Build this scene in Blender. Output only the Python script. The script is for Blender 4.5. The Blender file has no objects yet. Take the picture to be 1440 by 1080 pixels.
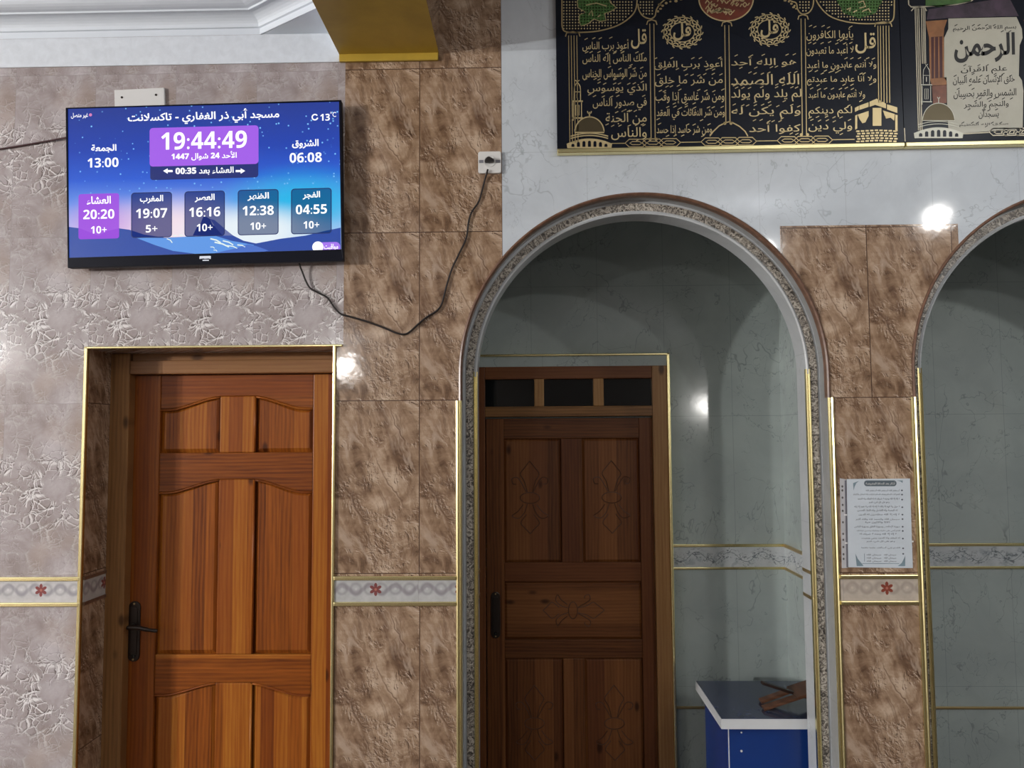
import bpy, bmesh, math, random
from mathutils import Vector, Matrix
random.seed(7)
S = bpy.context.scene
COL = S.collection

# ------------------------------------------------------------------ camera
FPX = 1100.0                       # focal length in pixels of the 1440x1080 frame
CAM = Vector((0.0, -2.8, 1.65))
YAW, PITCH, ROLL = 0.022, 0.0650, -0.0068
ROT = Matrix.Rotation(YAW, 3, 'Z') @ Matrix.Rotation(math.pi / 2 + PITCH, 3, 'X') @ Matrix.Rotation(ROLL, 3, 'Z')
cd = bpy.data.cameras.new('camera'); cam = bpy.data.objects.new('camera', cd); COL.objects.link(cam)
cam.matrix_world = Matrix.Translation(CAM) @ ROT.to_4x4()
cd.sensor_width = 36.0; cd.lens = 36.0 * FPX / 1440.0; cd.clip_start = 0.05; cd.clip_end = 100
S.camera = cam
# ------------------------------------------------------------------ world, exposure
wd = bpy.data.worlds.new('world'); S.world = wd; wd.use_nodes = True
wd.node_tree.nodes['Background'].inputs[0].default_value = (0.5, 0.55, 0.6, 1)
wd.node_tree.nodes['Background'].inputs[1].default_value = 0.05
S.view_settings.view_transform = 'Standard'; S.view_settings.look = 'None'
S.view_settings.exposure = -0.1; S.view_settings.gamma = 1.0; S.view_settings.use_curve_mapping = False
# ------------------------------------------------------------------ lamps of the hall
def lamp(name, loc, power, radius, col=(1.0, 0.97, 0.93)):
    l = bpy.data.lights.new(name, 'POINT'); l.energy = power; l.shadow_soft_size = radius; l.color = col
    o = bpy.data.objects.new(name, l); COL.objects.link(o); o.location = loc
    return o
lamp('hall_lamp', (-11.5, -8.5, 2.75), 1900, 0.09)
lamp('hall_lamp', (-6.9, -4.2, 2.25), 800, 0.045)
lamp('hall_lamp', (-7.65, -8.0, 2.85), 70, 0.035)
lamp('hall_lamp', (2.0, -3.8, 3.2), 46, 0.05)
lamp('hall_lamp', (2.62, -2.2, 3.03), 46, 0.045)
lamp('hall_lamp', (-3.05, -10.0, 2.80), 100, 0.08)
lamp('hall_lamp', (3.2, -9.8, 2.15), 75, 0.08)

# ------------------------------------------------------------------ projection of photo measurements on real planes
def ray(px, py):
    return ROT @ Vector(((px - 720.0) / FPX, -(py - 540.0) / FPX, -1.0))
def W(px, py, Y=0.0):              # point of plane y = Y
    d = ray(px, py); t = (Y - CAM.y) / d.y
    p = CAM + d * t
    return p.x, p.z
def WX(px, py, Y=0.0): return W(px, py, Y)[0]
def WZ(px, py, Y=0.0): return W(px, py, Y)[1]
def onz(px, py, z):
    d = ray(px, py); p = CAM + d * ((z - CAM.z) / d.z); return p.x, p.y

# ------------------------------------------------------------------ node expressions
class E:
    def __init__(s, nt, k): s.nt, s.k = nt, k
    def _m(s, op, *a):
        n = s.nt.nodes.new('ShaderNodeMath'); n.operation = op
        for i, v in enumerate((s,) + a):
            if isinstance(v, E): s.nt.links.new(v.k, n.inputs[i])
            else: n.inputs[i].default_value = v
        return E(s.nt, n.outputs[0])
    def __add__(s, o): return s._m('ADD', o)
    __radd__ = __add__
    def __sub__(s, o): return s._m('SUBTRACT', o)
    def __rsub__(s, o): return s * -1.0 + o
    def __mul__(s, o): return s._m('MULTIPLY', o)
    __rmul__ = __mul__
    def __truediv__(s, o): return s._m('DIVIDE', o)
    def __lt__(s, o): return s._m('LESS_THAN', o)
    def __gt__(s, o): return s._m('GREATER_THAN', o)
    def abs(s): return s._m('ABSOLUTE')
    def fract(s): return s._m('FRACT')
    def floor(s): return s._m('FLOOR')
    def sin(s): return s._m('SINE')
    def cos(s): return s._m('COSINE')
    def sqrt(s): return s._m('SQRT')
    def pow(s, p): return s._m('POWER', p)
    def max(s, o): return s._m('MAXIMUM', o)
    def min(s, o): return s._m('MINIMUM', o)
    def atan2(s, o): return s._m('ARCTAN2', o)
    def step(s, a, b, lo=0.0, hi=1.0):     # smoothstep
        n = s.nt.nodes.new('ShaderNodeMapRange'); n.interpolation_type = 'SMOOTHSTEP'
        s.nt.links.new(s.k, n.inputs[0])
        n.inputs[1].default_value = a; n.inputs[2].default_value = b; n.inputs[3].default_value = lo; n.inputs[4].default_value = hi
        return E(s.nt, n.outputs[0])
def hyp(a, b): return (a * a + b * b).sqrt()
def vec(nt, x, y, z=0.0):
    n = nt.nodes.new('ShaderNodeCombineXYZ')
    for i, v in enumerate((x, y, z)):
        if isinstance(v, E): nt.links.new(v.k, n.inputs[i])
        else: n.inputs[i].default_value = v
    return n.outputs[0]
def noise(nt, v, scale, detail=4.0, rough=0.55, dist=0.0):
    n = nt.nodes.new('ShaderNodeTexNoise'); nt.links.new(v, n.inputs['Vector'])
    n.inputs['Scale'].default_value = scale; n.inputs['Detail'].default_value = detail
    n.inputs['Roughness'].default_value = rough; n.inputs['Distortion'].default_value = dist
    return E(nt, n.outputs['Fac'])
def voro(nt, v, scale, feature='F1', out='Distance', rnd=1.0):
    n = nt.nodes.new('ShaderNodeTexVoronoi'); n.feature = feature; nt.links.new(v, n.inputs['Vector'])
    n.inputs['Scale'].default_value = scale; n.inputs['Randomness'].default_value = rnd
    return E(nt, n.outputs[out])
def white(nt, v):
    n = nt.nodes.new('ShaderNodeTexWhiteNoise'); n.noise_dimensions = '1D'; nt.links.new(v.k, n.inputs['W'])
    return E(nt, n.outputs['Value'])
def ramp(nt, f, stops):
    n = nt.nodes.new('ShaderNodeValToRGB'); nt.links.new(f.k, n.inputs[0]); r = n.color_ramp
    while len(r.elements) < len(stops): r.elements.new(0.5)
    for e, (p, c) in zip(r.elements, stops): e.position = p; e.color = (*c, 1)
    return n.outputs[0]
def mix(nt, f, a, b, mode='MIX'):
    n = nt.nodes.new('ShaderNodeMix'); n.data_type = 'RGBA'; n.blend_type = mode
    if isinstance(f, E): nt.links.new(f.k, n.inputs[0])
    else: n.inputs[0].default_value = f
    for i, c in ((6, a), (7, b)):
        if isinstance(c, tuple): n.inputs[i].default_value = (*c, 1)
        else: nt.links.new(c, n.inputs[i])
    return n.outputs[2]
def material(name, col=(0.8, 0.8, 0.8), rough=0.5, metal=0.0, spec=0.5, emit=None, es=1.0):
    m = bpy.data.materials.new(name); m.use_nodes = True; nt = m.node_tree; b = nt.nodes['Principled BSDF']
    b.inputs['Base Color'].default_value = (*col, 1); b.inputs['Roughness'].default_value = rough
    b.inputs['Metallic'].default_value = metal; b.inputs['Specular IOR Level'].default_value = spec
    if emit: b.inputs['Emission Color'].default_value = (*emit, 1); b.inputs['Emission Strength'].default_value = es
    return m
def xyz(nt):
    t = nt.nodes.new('ShaderNodeTexCoord'); s = nt.nodes.new('ShaderNodeSeparateXYZ'); nt.links.new(t.outputs['Object'], s.inputs[0])
    return [E(nt, s.outputs[i]) for i in range(3)]
def setcol(m, c): m.node_tree.links.new(c, m.node_tree.nodes['Principled BSDF'].inputs['Base Color'])
def bump(m, h, strength=0.1, dist=0.002):
    nt = m.node_tree; n = nt.nodes.new('ShaderNodeBump'); n.inputs['Strength'].default_value = strength; n.inputs['Distance'].default_value = dist
    nt.links.new(h.k, n.inputs['Height']); nt.links.new(n.outputs[0], nt.nodes['Principled BSDF'].inputs['Normal'])
def joint(u, v, tw, th, w=0.0013):
    eu = u.min(u * -1.0 + tw); ev = v.min(v * -1.0 + th)
    return eu.min(ev).step(w * 0.5, w * 1.3, 1.0, 0.0)

def m_brown(name, ox, oz, tw=0.302, th=0.613):
    m = material(name, rough=0.08); nt = m.node_tree; x, y, z = xyz(nt)
    u = ((x + y - ox) / tw).fract() * tw; v = ((z - oz) / th).fract() * th
    p = vec(nt, u, v)
    wx = noise(nt, p, 7, 3) - 0.5
    a = u * 0.95 + v * 0.29 + wx * 0.06; b = v * 0.95 - u * 0.29
    n1 = noise(nt, p, 9, 8, 0.62, 0.9)
    n2 = noise(nt, vec(nt, a * 22.0, b * 5.0, 1.7), 1.0, 6, 0.6, 0.5)
    n3 = noise(nt, vec(nt, u * 4.0, v * 26.0, 4.0), 1.0, 5, 0.6, 0.8)
    f = (n1 * 0.5 + n2 * 0.44 + n3 * 0.16 - 0.55) * 1.45 + 0.54
    c = ramp(nt, f, [(0.35, (0.115, 0.066, 0.040)), (0.46, (0.245, 0.155, 0.097)), (0.57, (0.36, 0.245, 0.163)), (0.69, (0.54, 0.405, 0.295))])
    # dark smears running steeply, then crackle with light and dark lips as printed on the tile
    sm = noise(nt, vec(nt, a * 19.0, b * 3.6, 9.0), 1.0, 6, 0.68, 1.0)
    c = mix(nt, sm.step(0.54, 0.66) * 0.55, c, (0.115, 0.060, 0.036))
    c = mix(nt, noise(nt, vec(nt, a * 15.0, b * 3.5, 13.0), 1.0, 5, 0.65, 0.8).step(0.55, 0.68) * 0.6, c, (0.52, 0.40, 0.31))
    for sc, zz_, st, lo in ((24, 0.0, 0.85, 0.47), (48, 6.0, 0.7, 0.50)):
        q1 = vec(nt, u + wx * 0.03, v * 0.75, zz_); q2 = vec(nt, u + wx * 0.03 + 0.0020, v * 0.75 + 0.0016, zz_)
        e = (noise(nt, q1, sc, 5, 0.6, 1.6) - noise(nt, q2, sc, 5, 0.6, 1.6)) * 6.0
        msk = noise(nt, vec(nt, u, v, zz_ + 1.0), 8, 3, 0.55, 0.5).step(lo, lo + 0.12)
        c = mix(nt, (e.step(0.16, 0.6) * msk) * st, c, (0.60, 0.475, 0.375))
        c = mix(nt, ((e * -1.0).step(0.16, 0.6) * msk) * st, c, (0.05, 0.027, 0.018))
    # long diagonal seams of the printed pattern
    for (x0, z0, x1, z1, w) in ((0.135, 0.43, 0.27, 0.20, 0.0045), (0.02, 0.33, 0.16, 0.06, 0.004), (0.19, 0.60, 0.28, 0.40, 0.003), (0.135, 0.43, 0.07, 0.27, 0.003)):
        dx, dz = x1 - x0, z1 - z0; L = math.hypot(dx, dz); dx /= L; dz /= L
        t = (u - x0) * dx + (v - z0) * dz; d = (u - x0) * -dz + (v - z0) * dx + wx * 0.07 + (n2 - 0.5) * 0.022 + (n1 - 0.5) * 0.02
        inside = t.step(0.0, 0.06) * t.step(L - 0.10, L, 1.0, 0.0) * n2.step(0.36, 0.54)
        c = mix(nt, (d.abs().step(0.0, w, 1.0, 0.0) * inside) * 0.7, c, (0.10, 0.055, 0.033))
        c = mix(nt, ((d + w * 1.5).abs().step(0.0, w, 1.0, 0.0) * inside) * 0.4, c, (0.56, 0.42, 0.32))
    c = mix(nt, joint(u, v, tw, th, 0.0017), c, (0.075, 0.042, 0.03))
    setcol(m, c); bump(m, noise(nt, p, 18, 2), 0.03, 0.01)
    return m
def m_grey(name, ox, oz, tw=0.302, th=0.613):
    m = material(name, rough=0.14); nt = m.node_tree; x, y, z = xyz(nt)
    u = ((x + y - ox) / tw).fract() * tw; v = ((z - oz) / th).fract() * th
    p = vec(nt, u, v)
    wx = noise(nt, p, 14, 4) - 0.5; wz = noise(nt, vec(nt, u, v, 3.3), 14, 4) - 0.5
    n1 = noise(nt, p, 7, 7, 0.62, 0.6)
    c = ramp(nt, n1, [(0.32, (0.28, 0.232, 0.222)), (0.47, (0.375, 0.327, 0.325)), (0.58, (0.45, 0.405, 0.415)), (0.72, (0.55, 0.51, 0.525))])
    warm = noise(nt, vec(nt, u, v, 8.0), 5, 2).step(0.5, 0.72)
    c = mix(nt, warm * 0.45, c, (0.42, 0.335, 0.285))
    uu = u + wx * 0.055; vv = v + wz * 0.055
    band = (v - 0.30).abs().step(0.05, 0.22, 1.0, 0.15)
    msk = noise(nt, p, 12, 4, 0.65, 0.5).step(0.42, 0.54) * band
    for sc, st in ((9, 0.95), (17, 0.95), (32, 0.8)):
        d1 = voro(nt, vec(nt, uu, vv), sc, 'DISTANCE_TO_EDGE'); d2 = voro(nt, vec(nt, uu + 0.0028, vv - 0.0028), sc, 'DISTANCE_TO_EDGE')
        c = mix(nt, d2.step(0.01, 0.06, 1.0, 0.0) * msk * (st * 0.9), c, (0.11, 0.085, 0.08))
        c = mix(nt, d1.step(0.01, 0.045, 1.0, 0.0) * msk * st, c, (0.80, 0.77, 0.77))
    q1 = vec(nt, u + wx * 0.03, v, 5.0); q2 = vec(nt, u + wx * 0.03 + 0.002, v + 0.002, 5.0)
    e = (noise(nt, q1, 30, 5, 0.6, 1.2) - noise(nt, q2, 30, 5, 0.6, 1.2)) * 6.0
    m2 = noise(nt, vec(nt, u, v, 1.0), 9, 3).step(0.45, 0.6)
    c = mix(nt, (e.step(0.3, 0.9) * m2) * 0.6, c, (0.64, 0.60, 0.60))
    c = mix(nt, ((e * -1.0).step(0.3, 0.9) * m2) * 0.6, c, (0.17, 0.135, 0.13))
    c = mix(nt, joint(u, v, tw, th, 0.0011) * 0.7, c, (0.30, 0.27, 0.27))
    setcol(m, c); bump(m, noise(nt, p, 20, 3), 0.05, 0.01)
    return m
def m_marble(name, ox, oz, tw=0.31, th=0.613, base=(0.605, 0.66, 0.715), vein=(0.36, 0.40, 0.44), rough=0.06, vstr=0.85):
    m = material(name, rough=rough); nt = m.node_tree; x, y, z = xyz(nt)
    u = ((x + y - ox) / tw).fract() * tw; v = ((z - oz) / th).fract() * th
    cell = ((x + y - ox) / tw).floor() * 3.7
    p = vec(nt, x + y, z, 0.0)
    k = (base[0] * 0.86, base[1] * 0.86, base[2] * 0.87)
    c = ramp(nt, noise(nt, p, 4, 5, 0.6, 0.5), [(0.35, k), (0.65, base)])
    for sc, w, zz in ((1.7, 0.0042, 0.0), (2.6, 0.0045, 5.0), (4.2, 0.004, 9.0)):
        n = (noise(nt, vec(nt, x + y, z * 0.8, zz), sc, 5, 0.58, 0.4) - 0.5).abs()
        g = noise(nt, vec(nt, x + y, z, zz + 2.0), 5.0, 2).step(0.40, 0.55)
        c = mix(nt, n.step(0.0, w, 1.0, 0.0) * g * vstr * 0.8, c, vein)
    c = mix(nt, joint(u, v, tw, th, 0.0012) * 0.45, c, vein)
    setcol(m, c); bump(m, noise(nt, p, 14, 2), 0.015, 0.01)
    return m
def m_wood(name, along='z', cols=((0.115, 0.027, 0.005), (0.28, 0.078, 0.010), (0.42, 0.158, 0.022)), plank=0.052, rough=0.32):
    m = material(name, rough=rough, spec=0.25); nt = m.node_tree; x, y, z = xyz(nt)
    oi = nt.nodes.new('ShaderNodeObjectInfo'); rnd = E(nt, oi.outputs['Random'])
    a, l = (x, z) if along == 'z' else (z, x)
    pk = (a / plank + rnd * 7.0).floor(); tone = white(nt, pk + rnd * 31.0)
    l2 = l + tone * 3.0 + rnd * 5.0
    w = noise(nt, vec(nt, a * 3.0, l2 * 1.1, tone * 9.0), 1.6, 3) - 0.5
    g = (a * 420.0 + w * 13.0).sin() * 0.5 + 0.5
    fine = noise(nt, vec(nt, a * 150.0, l2 * 5.0, 0.0), 1.0, 5, 0.6)
    broad = noise(nt, vec(nt, a * 30.0, l2 * 1.0, 2.0), 1.0, 4, 0.6, 0.4)
    f = g * 0.09 + fine * 0.36 + broad * 0.34 + tone * 0.27 + 0.02
    c = ramp(nt, f, [(0.34, cols[0]), (0.56, cols[1]), (0.80, cols[2])])
    red = white(nt, pk * 1.7 + rnd * 11.0).step(0.72, 0.9)
    c = mix(nt, red * 0.4, c, (cols[0][0] * 1.5, cols[0][1] * 1.3, cols[0][2] * 1.6))
    kd = voro(nt, vec(nt, a * 7.0, l2 * 3.4, 0.0), 1.0)
    c = mix(nt, (kd + w * 0.10).step(0.04, 0.115, 1.0, 0.0) * 0.85, c, (cols[0][0] * 0.35, cols[0][1] * 0.3, cols[0][2] * 0.3))
    setcol(m, c); bump(m, fine, 0.06, 0.002)
    return m
def m_listello(name, ox, zmid, half, base, scroll, star):      # border tile: scrolls and a red flower
    m = material(name, rough=0.15); nt = m.node_tree; x, y, z = xyz(nt)
    per = 0.302; u = ((x + y - ox) / per).fract() * per - per / 2; v = z - zmid
    c = ramp(nt, noise(nt, vec(nt, x + y, z), 30, 4), [(0.3, tuple(k * 0.8 for k in base)), (0.7, base)])
    vv = v - half * 0.12
    un = (u.abs() / 0.050 + 0.1).fract() * 0.050 - 0.025
    sg = noise(nt, vec(nt, x + y, z), 40, 2) - 0.5
    ring = (hyp(un, vv - 0.002) - half * 0.40 + sg * 0.006).abs()
    wave = (vv + (u * 68.0).sin() * half * 0.30 + sg * 0.008).abs()
    c = mix(nt, wave.step(half * 0.06, half * 0.34, 1.0, 0.0) * 0.75, c, scroll)
    c = mix(nt, ring.step(0.0, half * 0.2, 1.0, 0.0) * 0.45, c, tuple(k * 0.75 for k in scroll))
    c = mix(nt, hyp(un, vv - 0.002).step(half * 0.06, half * 0.15, 1.0, 0.0) * 0.35, c, tuple(min(1, k * 1.25) for k in base))
    if star:
        r = hyp(u, vv); th = u.atan2(vv)
        pet = (th * 3.0).cos().abs() * half * 0.30 + half * 0.22
        c = mix(nt, (r - pet).step(-0.002, 0.001, 1.0, 0.0), c, star)
        c = mix(nt, r.step(half * 0.06, half * 0.14, 1.0, 0.0), c, (0.45, 0.16, 0.12))
    eu = u.abs() * -1.0 + per / 2
    c = mix(nt, eu.step(0.0005, 0.0012, 1.0, 0.0) * 0.6, c, (0.3, 0.28, 0.28))
    setcol(m, c)
    return m
def m_vine(name, ox, zmid, half):                               # back-wall border tile: dark leafy vine on white
    m = material(name, rough=0.15); nt = m.node_tree; x, y, z = xyz(nt)
    u = x + y - ox; v = z - zmid
    c = ramp(nt, noise(nt, vec(nt, u, z), 20, 3), [(0.3, (0.48, 0.52, 0.54)), (0.7, (0.60, 0.63, 0.65))])
    sg = noise(nt, vec(nt, u, z), 25, 2) - 0.5
    st = (v + (u * 42.0).sin() * half * 0.42 + sg * 0.012).abs()
    dark = (0.10, 0.12, 0.14)
    c = mix(nt, st.step(0.0005, 0.0022, 1.0, 0.0) * 0.8, c, dark)
    lf = noise(nt, vec(nt, u, v * 1.5, 2.0), 55, 3, 0.6, 1.5).step(0.53, 0.58) * (v + (u * 42.0).sin() * half * 0.3).abs().step(half * 0.25, half * 0.75, 1.0, 0.0)
    c = mix(nt, lf * 0.75, c, dark)
    fl = noise(nt, vec(nt, u, v, 7.0), 22, 2).step(0.56, 0.66)
    c = mix(nt, fl * 0.5, c, (0.30, 0.34, 0.38))
    setcol(m, c)
    return m
def m_mosaic(name):
    m = material(name, rough=0.25); nt = m.node_tree; x, y, z = xyz(nt)
    p = vec(nt, x, z, y)
    n = noise(nt, p, 55, 4, 0.6, 2.2); e = (noise(nt, p, 80, 4, 0.6, 2.0) - 0.5).abs()
    c = ramp(nt, n, [(0.33, (0.03, 0.028, 0.025)), (0.45, (0.16, 0.14, 0.12)), (0.54, (0.42, 0.38, 0.32)), (0.66, (0.68, 0.64, 0.57))])
    c = mix(nt, e.step(0.0, 0.03, 1.0, 0.0) * 0.6, c, (0.05, 0.045, 0.04))
    setcol(m, c); bump(m, n, 0.5, 0.004)
    return m
def m_paint(name, col, sc=9.0, amt=0.12, rough=0.5):
    m = material(name, rough=rough); nt = m.node_tree; x, y, z = xyz(nt)
    n = noise(nt, vec(nt, x, y, z), sc, 5, 0.6, 0.4)
    setcol(m, ramp(nt, n, [(0.3, tuple(k * (1 - amt) for k in col)), (0.7, tuple(min(1, k * (1 + amt)) for k in col))]))
    return m

# ------------------------------------------------------------------ mesh helpers
def obj(name, bm, mats, parent=None, kind=None, bevel=0.0, smooth=False):
    bmesh.ops.recalc_face_normals(bm, faces=bm.faces)
    me = bpy.data.meshes.new(name); bm.to_mesh(me); bm.free()
    for m in (mats if isinstance(mats, (list, tuple)) else [mats]): me.materials.append(m)
    o = bpy.data.objects.new(name, me); COL.objects.link(o)
    if parent: o.parent = parent; o.matrix_parent_inverse = Matrix.Translation(parent.location).inverted()
    if kind: o['kind'] = kind
    if smooth:
        for p in me.polygons: p.use_smooth = True
    if bevel:
        b = o.modifiers.new('bevel', 'BEVEL'); b.width = bevel; b.segments = 2; b.limit_method = 'ANGLE'; b.angle_limit = math.radians(40)
    return o
def thing(name, loc, label=None, cat=None, group=None, kind=None):
    o = bpy.data.objects.new(name, None); COL.objects.link(o); o.location = loc; o.empty_display_size = 0.05
    tag(o, label, cat, group, kind); return o
def tag(o, label=None, cat=None, group=None, kind=None):
    for k, v in (('label', label), ('category', cat), ('group', group), ('kind', kind)):
        if v: o[k] = v
    return o
def BM(): return bmesh.new()
def box(bm, x0, x1, y0, y1, z0, z1, mi=0):
    v = [bm.verts.new((x, y, z)) for x in (x0, x1) for y in (y0, y1) for z in (z0, z1)]
    for f in ((0, 1, 3, 2), (4, 6, 7, 5), (0, 4, 5, 1), (2, 3, 7, 6), (0, 2, 6, 4), (1, 5, 7, 3)):
        bm.faces.new([v[i] for i in f]).material_index = mi
    return bm
def prism(bm, pts, y0, y1, mi=0):          # polygon in (x, z) between two y planes
    a = [bm.verts.new((x, y0, z)) for x, z in pts]; b = [bm.verts.new((x, y1, z)) for x, z in pts]
    fs = [bm.faces.new(a), bm.faces.new(b[::-1])]
    n = len(pts)
    for i in range(n): fs.append(bm.faces.new((a[i], b[i], b[(i + 1) % n], a[(i + 1) % n])))
    for f in fs: f.material_index = mi
    return bm
def quadbox(bm, c, y0, y1, mi=0): return prism(bm, c, y0, y1, mi)
def tube(bm, pts, r, seg=8, cap=True):
    pts = [Vector(p) for p in pts]; rings = []; up = Vector((0.13, 1, 0.21)).normalized()
    n = len(pts)
    for i, p in enumerate(pts):
        d = (pts[min(i + 1, n - 1)] - pts[max(i - 1, 0)]).normalized()
        s = d.cross(up)
        if s.length < 1e-4: s = d.cross(Vector((1, 0, 0)))
        s.normalize(); t = s.cross(d)
        rr = r[i] if isinstance(r, (list, tuple)) else r
        rings.append([bm.verts.new(p + (s * math.cos(a) + t * math.sin(a)) * rr) for a in [2 * math.pi * k / seg for k in range(seg)]])
    for a, b in zip(rings, rings[1:]):
        for k in range(seg): bm.faces.new((a[k], a[(k + 1) % seg], b[(k + 1) % seg], b[k]))
    if cap: bm.faces.new(rings[0][::-1]); bm.faces.new(rings[-1])
    return bm
def spline(pts, n=8):                       # Catmull-Rom
    P = [Vector(p) for p in pts]; P = [P[0] * 2 - P[1]] + P + [P[-1] * 2 - P[-2]]; out = []
    for i in range(1, len(P) - 2):
        for k in range(n):
            t = k / n
            out.append(0.5 * ((2 * P[i]) + (P[i + 1] - P[i - 1]) * t + (2 * P[i - 1] - 5 * P[i] + 4 * P[i + 1] - P[i + 2]) * t * t + (3 * P[i] - P[i - 1] - 3 * P[i + 1] + P[i + 2]) * t ** 3))
    out.append(P[-2]); return out
def sweep2(bm, path, prof, mi=0, closed_prof=True):
    """path: list of (X, Z, nx, nz) with outward normal; prof: list of (radial, y) or a function of index"""
    rings = []
    for (X, Z, nx, nz) in path: rings.append([bm.verts.new((X + nx * r, y, Z + nz * r)) for r, y in prof])
    m = len(prof)
    for a, b in zip(rings, rings[1:]):
        for k in range(m if closed_prof else m - 1): bm.faces.new((a[k], a[(k + 1) % m], b[(k + 1) % m], b[k])).material_index = mi
    if closed_prof:
        bm.faces.new(rings[0][::-1]).material_index = mi; bm.faces.new(rings[-1]).material_index = mi
    return bm
def ribbon(bm, pts, w, y0, y1, mi=0, closed=False):   # flat stroke following (x, z) points
    n = len(pts); P = [Vector(p) for p in pts]; L = []; R = []
    for i in range(n):
        if closed: d = P[(i + 1) % n] - P[i - 1]
        else: d = P[min(i + 1, n - 1)] - P[max(i - 1, 0)]
        if d.length < 1e-9: d = Vector((1, 0))
        d.normalize(); nn = Vector((-d.y, d.x)) * w / 2
        L.append(P[i] + nn); R.append(P[i] - nn)
    rg = [[bm.verts.new((q.x, yy, q.y)) for q, yy in ((a, y0), (a, y1), (b, y1), (b, y0))] for a, b in zip(L, R)]
    for i in range(n if closed else n - 1):
        a, b = rg[i], rg[(i + 1) % n]
        for k in range(4): bm.faces.new((a[k], a[(k + 1) % 4], b[(k + 1) % 4], b[k])).material_index = mi
    if not closed: bm.faces.new(rg[0][::-1]).material_index = mi; bm.faces.new(rg[-1]).material_index = mi
    return bm
def ell(cx, cz, rx, rz, n=32, a0=0.0, a1=2 * math.pi):
    full = abs(a1 - a0 - 2 * math.pi) < 1e-6
    return [(cx + rx * math.cos(a0 + (a1 - a0) * k / (n if full else n - 1)), cz + rz * math.sin(a0 + (a1 - a0) * k / (n if full else n - 1))) for k in range(n)]
def rrect(x0, x1, z0, z1, r, n=5):
    o = []
    for cx, cz, a in ((x1 - r, z1 - r, 0), (x0 + r, z1 - r, 90), (x0 + r, z0 + r, 180), (x1 - r, z0 + r, 270)):
        o += [(cx + r * math.cos(math.radians(a + 90 * k / n)), cz + r * math.sin(math.radians(a + 90 * k / n))) for k in range(n + 1)]
    return o

# ------------------------------------------------------------------ lettering (Arabic joined by hand, built-in font)
AR = {}
for ch, base, n in zip('ءآأؤإئابةتثجحخدذرزسشصضطظعغفقكلمنهوىي',
                       (0xFE80, 0xFE81, 0xFE83, 0xFE85, 0xFE87, 0xFE89, 0xFE8D, 0xFE8F, 0xFE93, 0xFE95, 0xFE99, 0xFE9D, 0xFEA1, 0xFEA5, 0xFEA9, 0xFEAB, 0xFEAD, 0xFEAF, 0xFEB1, 0xFEB5, 0xFEB9, 0xFEBD, 0xFEC1, 0xFEC5, 0xFEC9, 0xFECD, 0xFED1, 0xFED5, 0xFED9, 0xFEDD, 0xFEE1, 0xFEE5, 0xFEE9, 0xFEED, 0xFEEF, 0xFEF1),
                       (1, 2, 2, 2, 2, 4, 2, 4, 2, 4, 4, 4, 4, 4, 2, 2, 2, 2, 4, 4, 4, 4, 4, 4, 4, 4, 4, 4, 4, 4, 4, 4, 4, 2, 2, 4)):
    AR[ch] = (base, n)
LA = {'آ': 0xFEF5, 'أ': 0xFEF7, 'إ': 0xFEF9, 'ا': 0xFEFB}
def shape(s):
    words = s.split(' '); out = []
    for w in words:
        if not any(c in AR for c in w): out.append(w); continue
        o = []; i = 0; prev = False
        while i < len(w):
            c = w[i]
            if c not in AR: o.append(c); prev = False; i += 1; continue
            if c == 'ل' and i + 1 < len(w) and w[i + 1] in LA:
                o.append(chr(LA[w[i + 1]] + (1 if prev else 0))); prev = False; i += 2; continue
            base, n = AR[c]; nxt = n == 4 and i + 1 < len(w) and w[i + 1] in AR and AR[w[i + 1]][1] > 1
            if n == 1: k = 0
            elif prev and nxt: k = 3
            elif prev: k = 1
            elif nxt: k = 2
            else: k = 0
            o.append(chr(base + k)); prev = nxt; i += 1
        out.append(''.join(o[::-1]))
    return ' '.join(out[::-1]) if any(c in AR for c in s) else s
BOLD = {ord(str(k)): 0x1D7EC + k for k in range(10)}            # bold sans digits
def glyphs(s, off=0.0, res=2):
    c = bpy.data.curves.new('text', 'FONT'); c.body = shape(s).translate(BOLD); c.size = 1.0; c.resolution_u = res; c.offset = off
    o = bpy.data.objects.new('text', c); COL.objects.link(o); bpy.context.view_layer.update()
    dg = bpy.context.evaluated_depsgraph_get(); me = o.evaluated_get(dg).to_mesh()
    vs = [(v.co.x, v.co.y) for v in me.vertices]; fs = [tuple(p.vertices) for p in me.polygons]
    o.evaluated_get(dg).to_mesh_clear(); bpy.data.objects.remove(o); bpy.data.curves.remove(c)
    return vs, fs
def put_text(bm, s, corners, y, mi=0, off=0.0, keep=False, res=2):
    """fit the text's own box into the (x, z) quad corners (tl, tr, br, bl), on plane y"""
    vs, fs = glyphs(s, off, res)
    if not vs: return
    x0 = min(v[0] for v in vs); x1 = max(v[0] for v in vs); z0 = min(v[1] for v in vs); z1 = max(v[1] for v in vs)
    tl, tr, br, bl = [Vector(c) for c in corners]
    out = []
    for (x, z) in vs:
        u = (x - x0) / (x1 - x0); t = (z1 - z) / max(1e-6, (z1 - z0))
        q = (tl * (1 - u) + tr * u) * (1 - t) + (bl * (1 - u) + br * u) * t
        out.append(bm.verts.new((q.x, y, q.y)))
    for f in fs:
        try: bm.faces.new([out[i] for i in f]).material_index = mi
        except ValueError: pass

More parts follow.
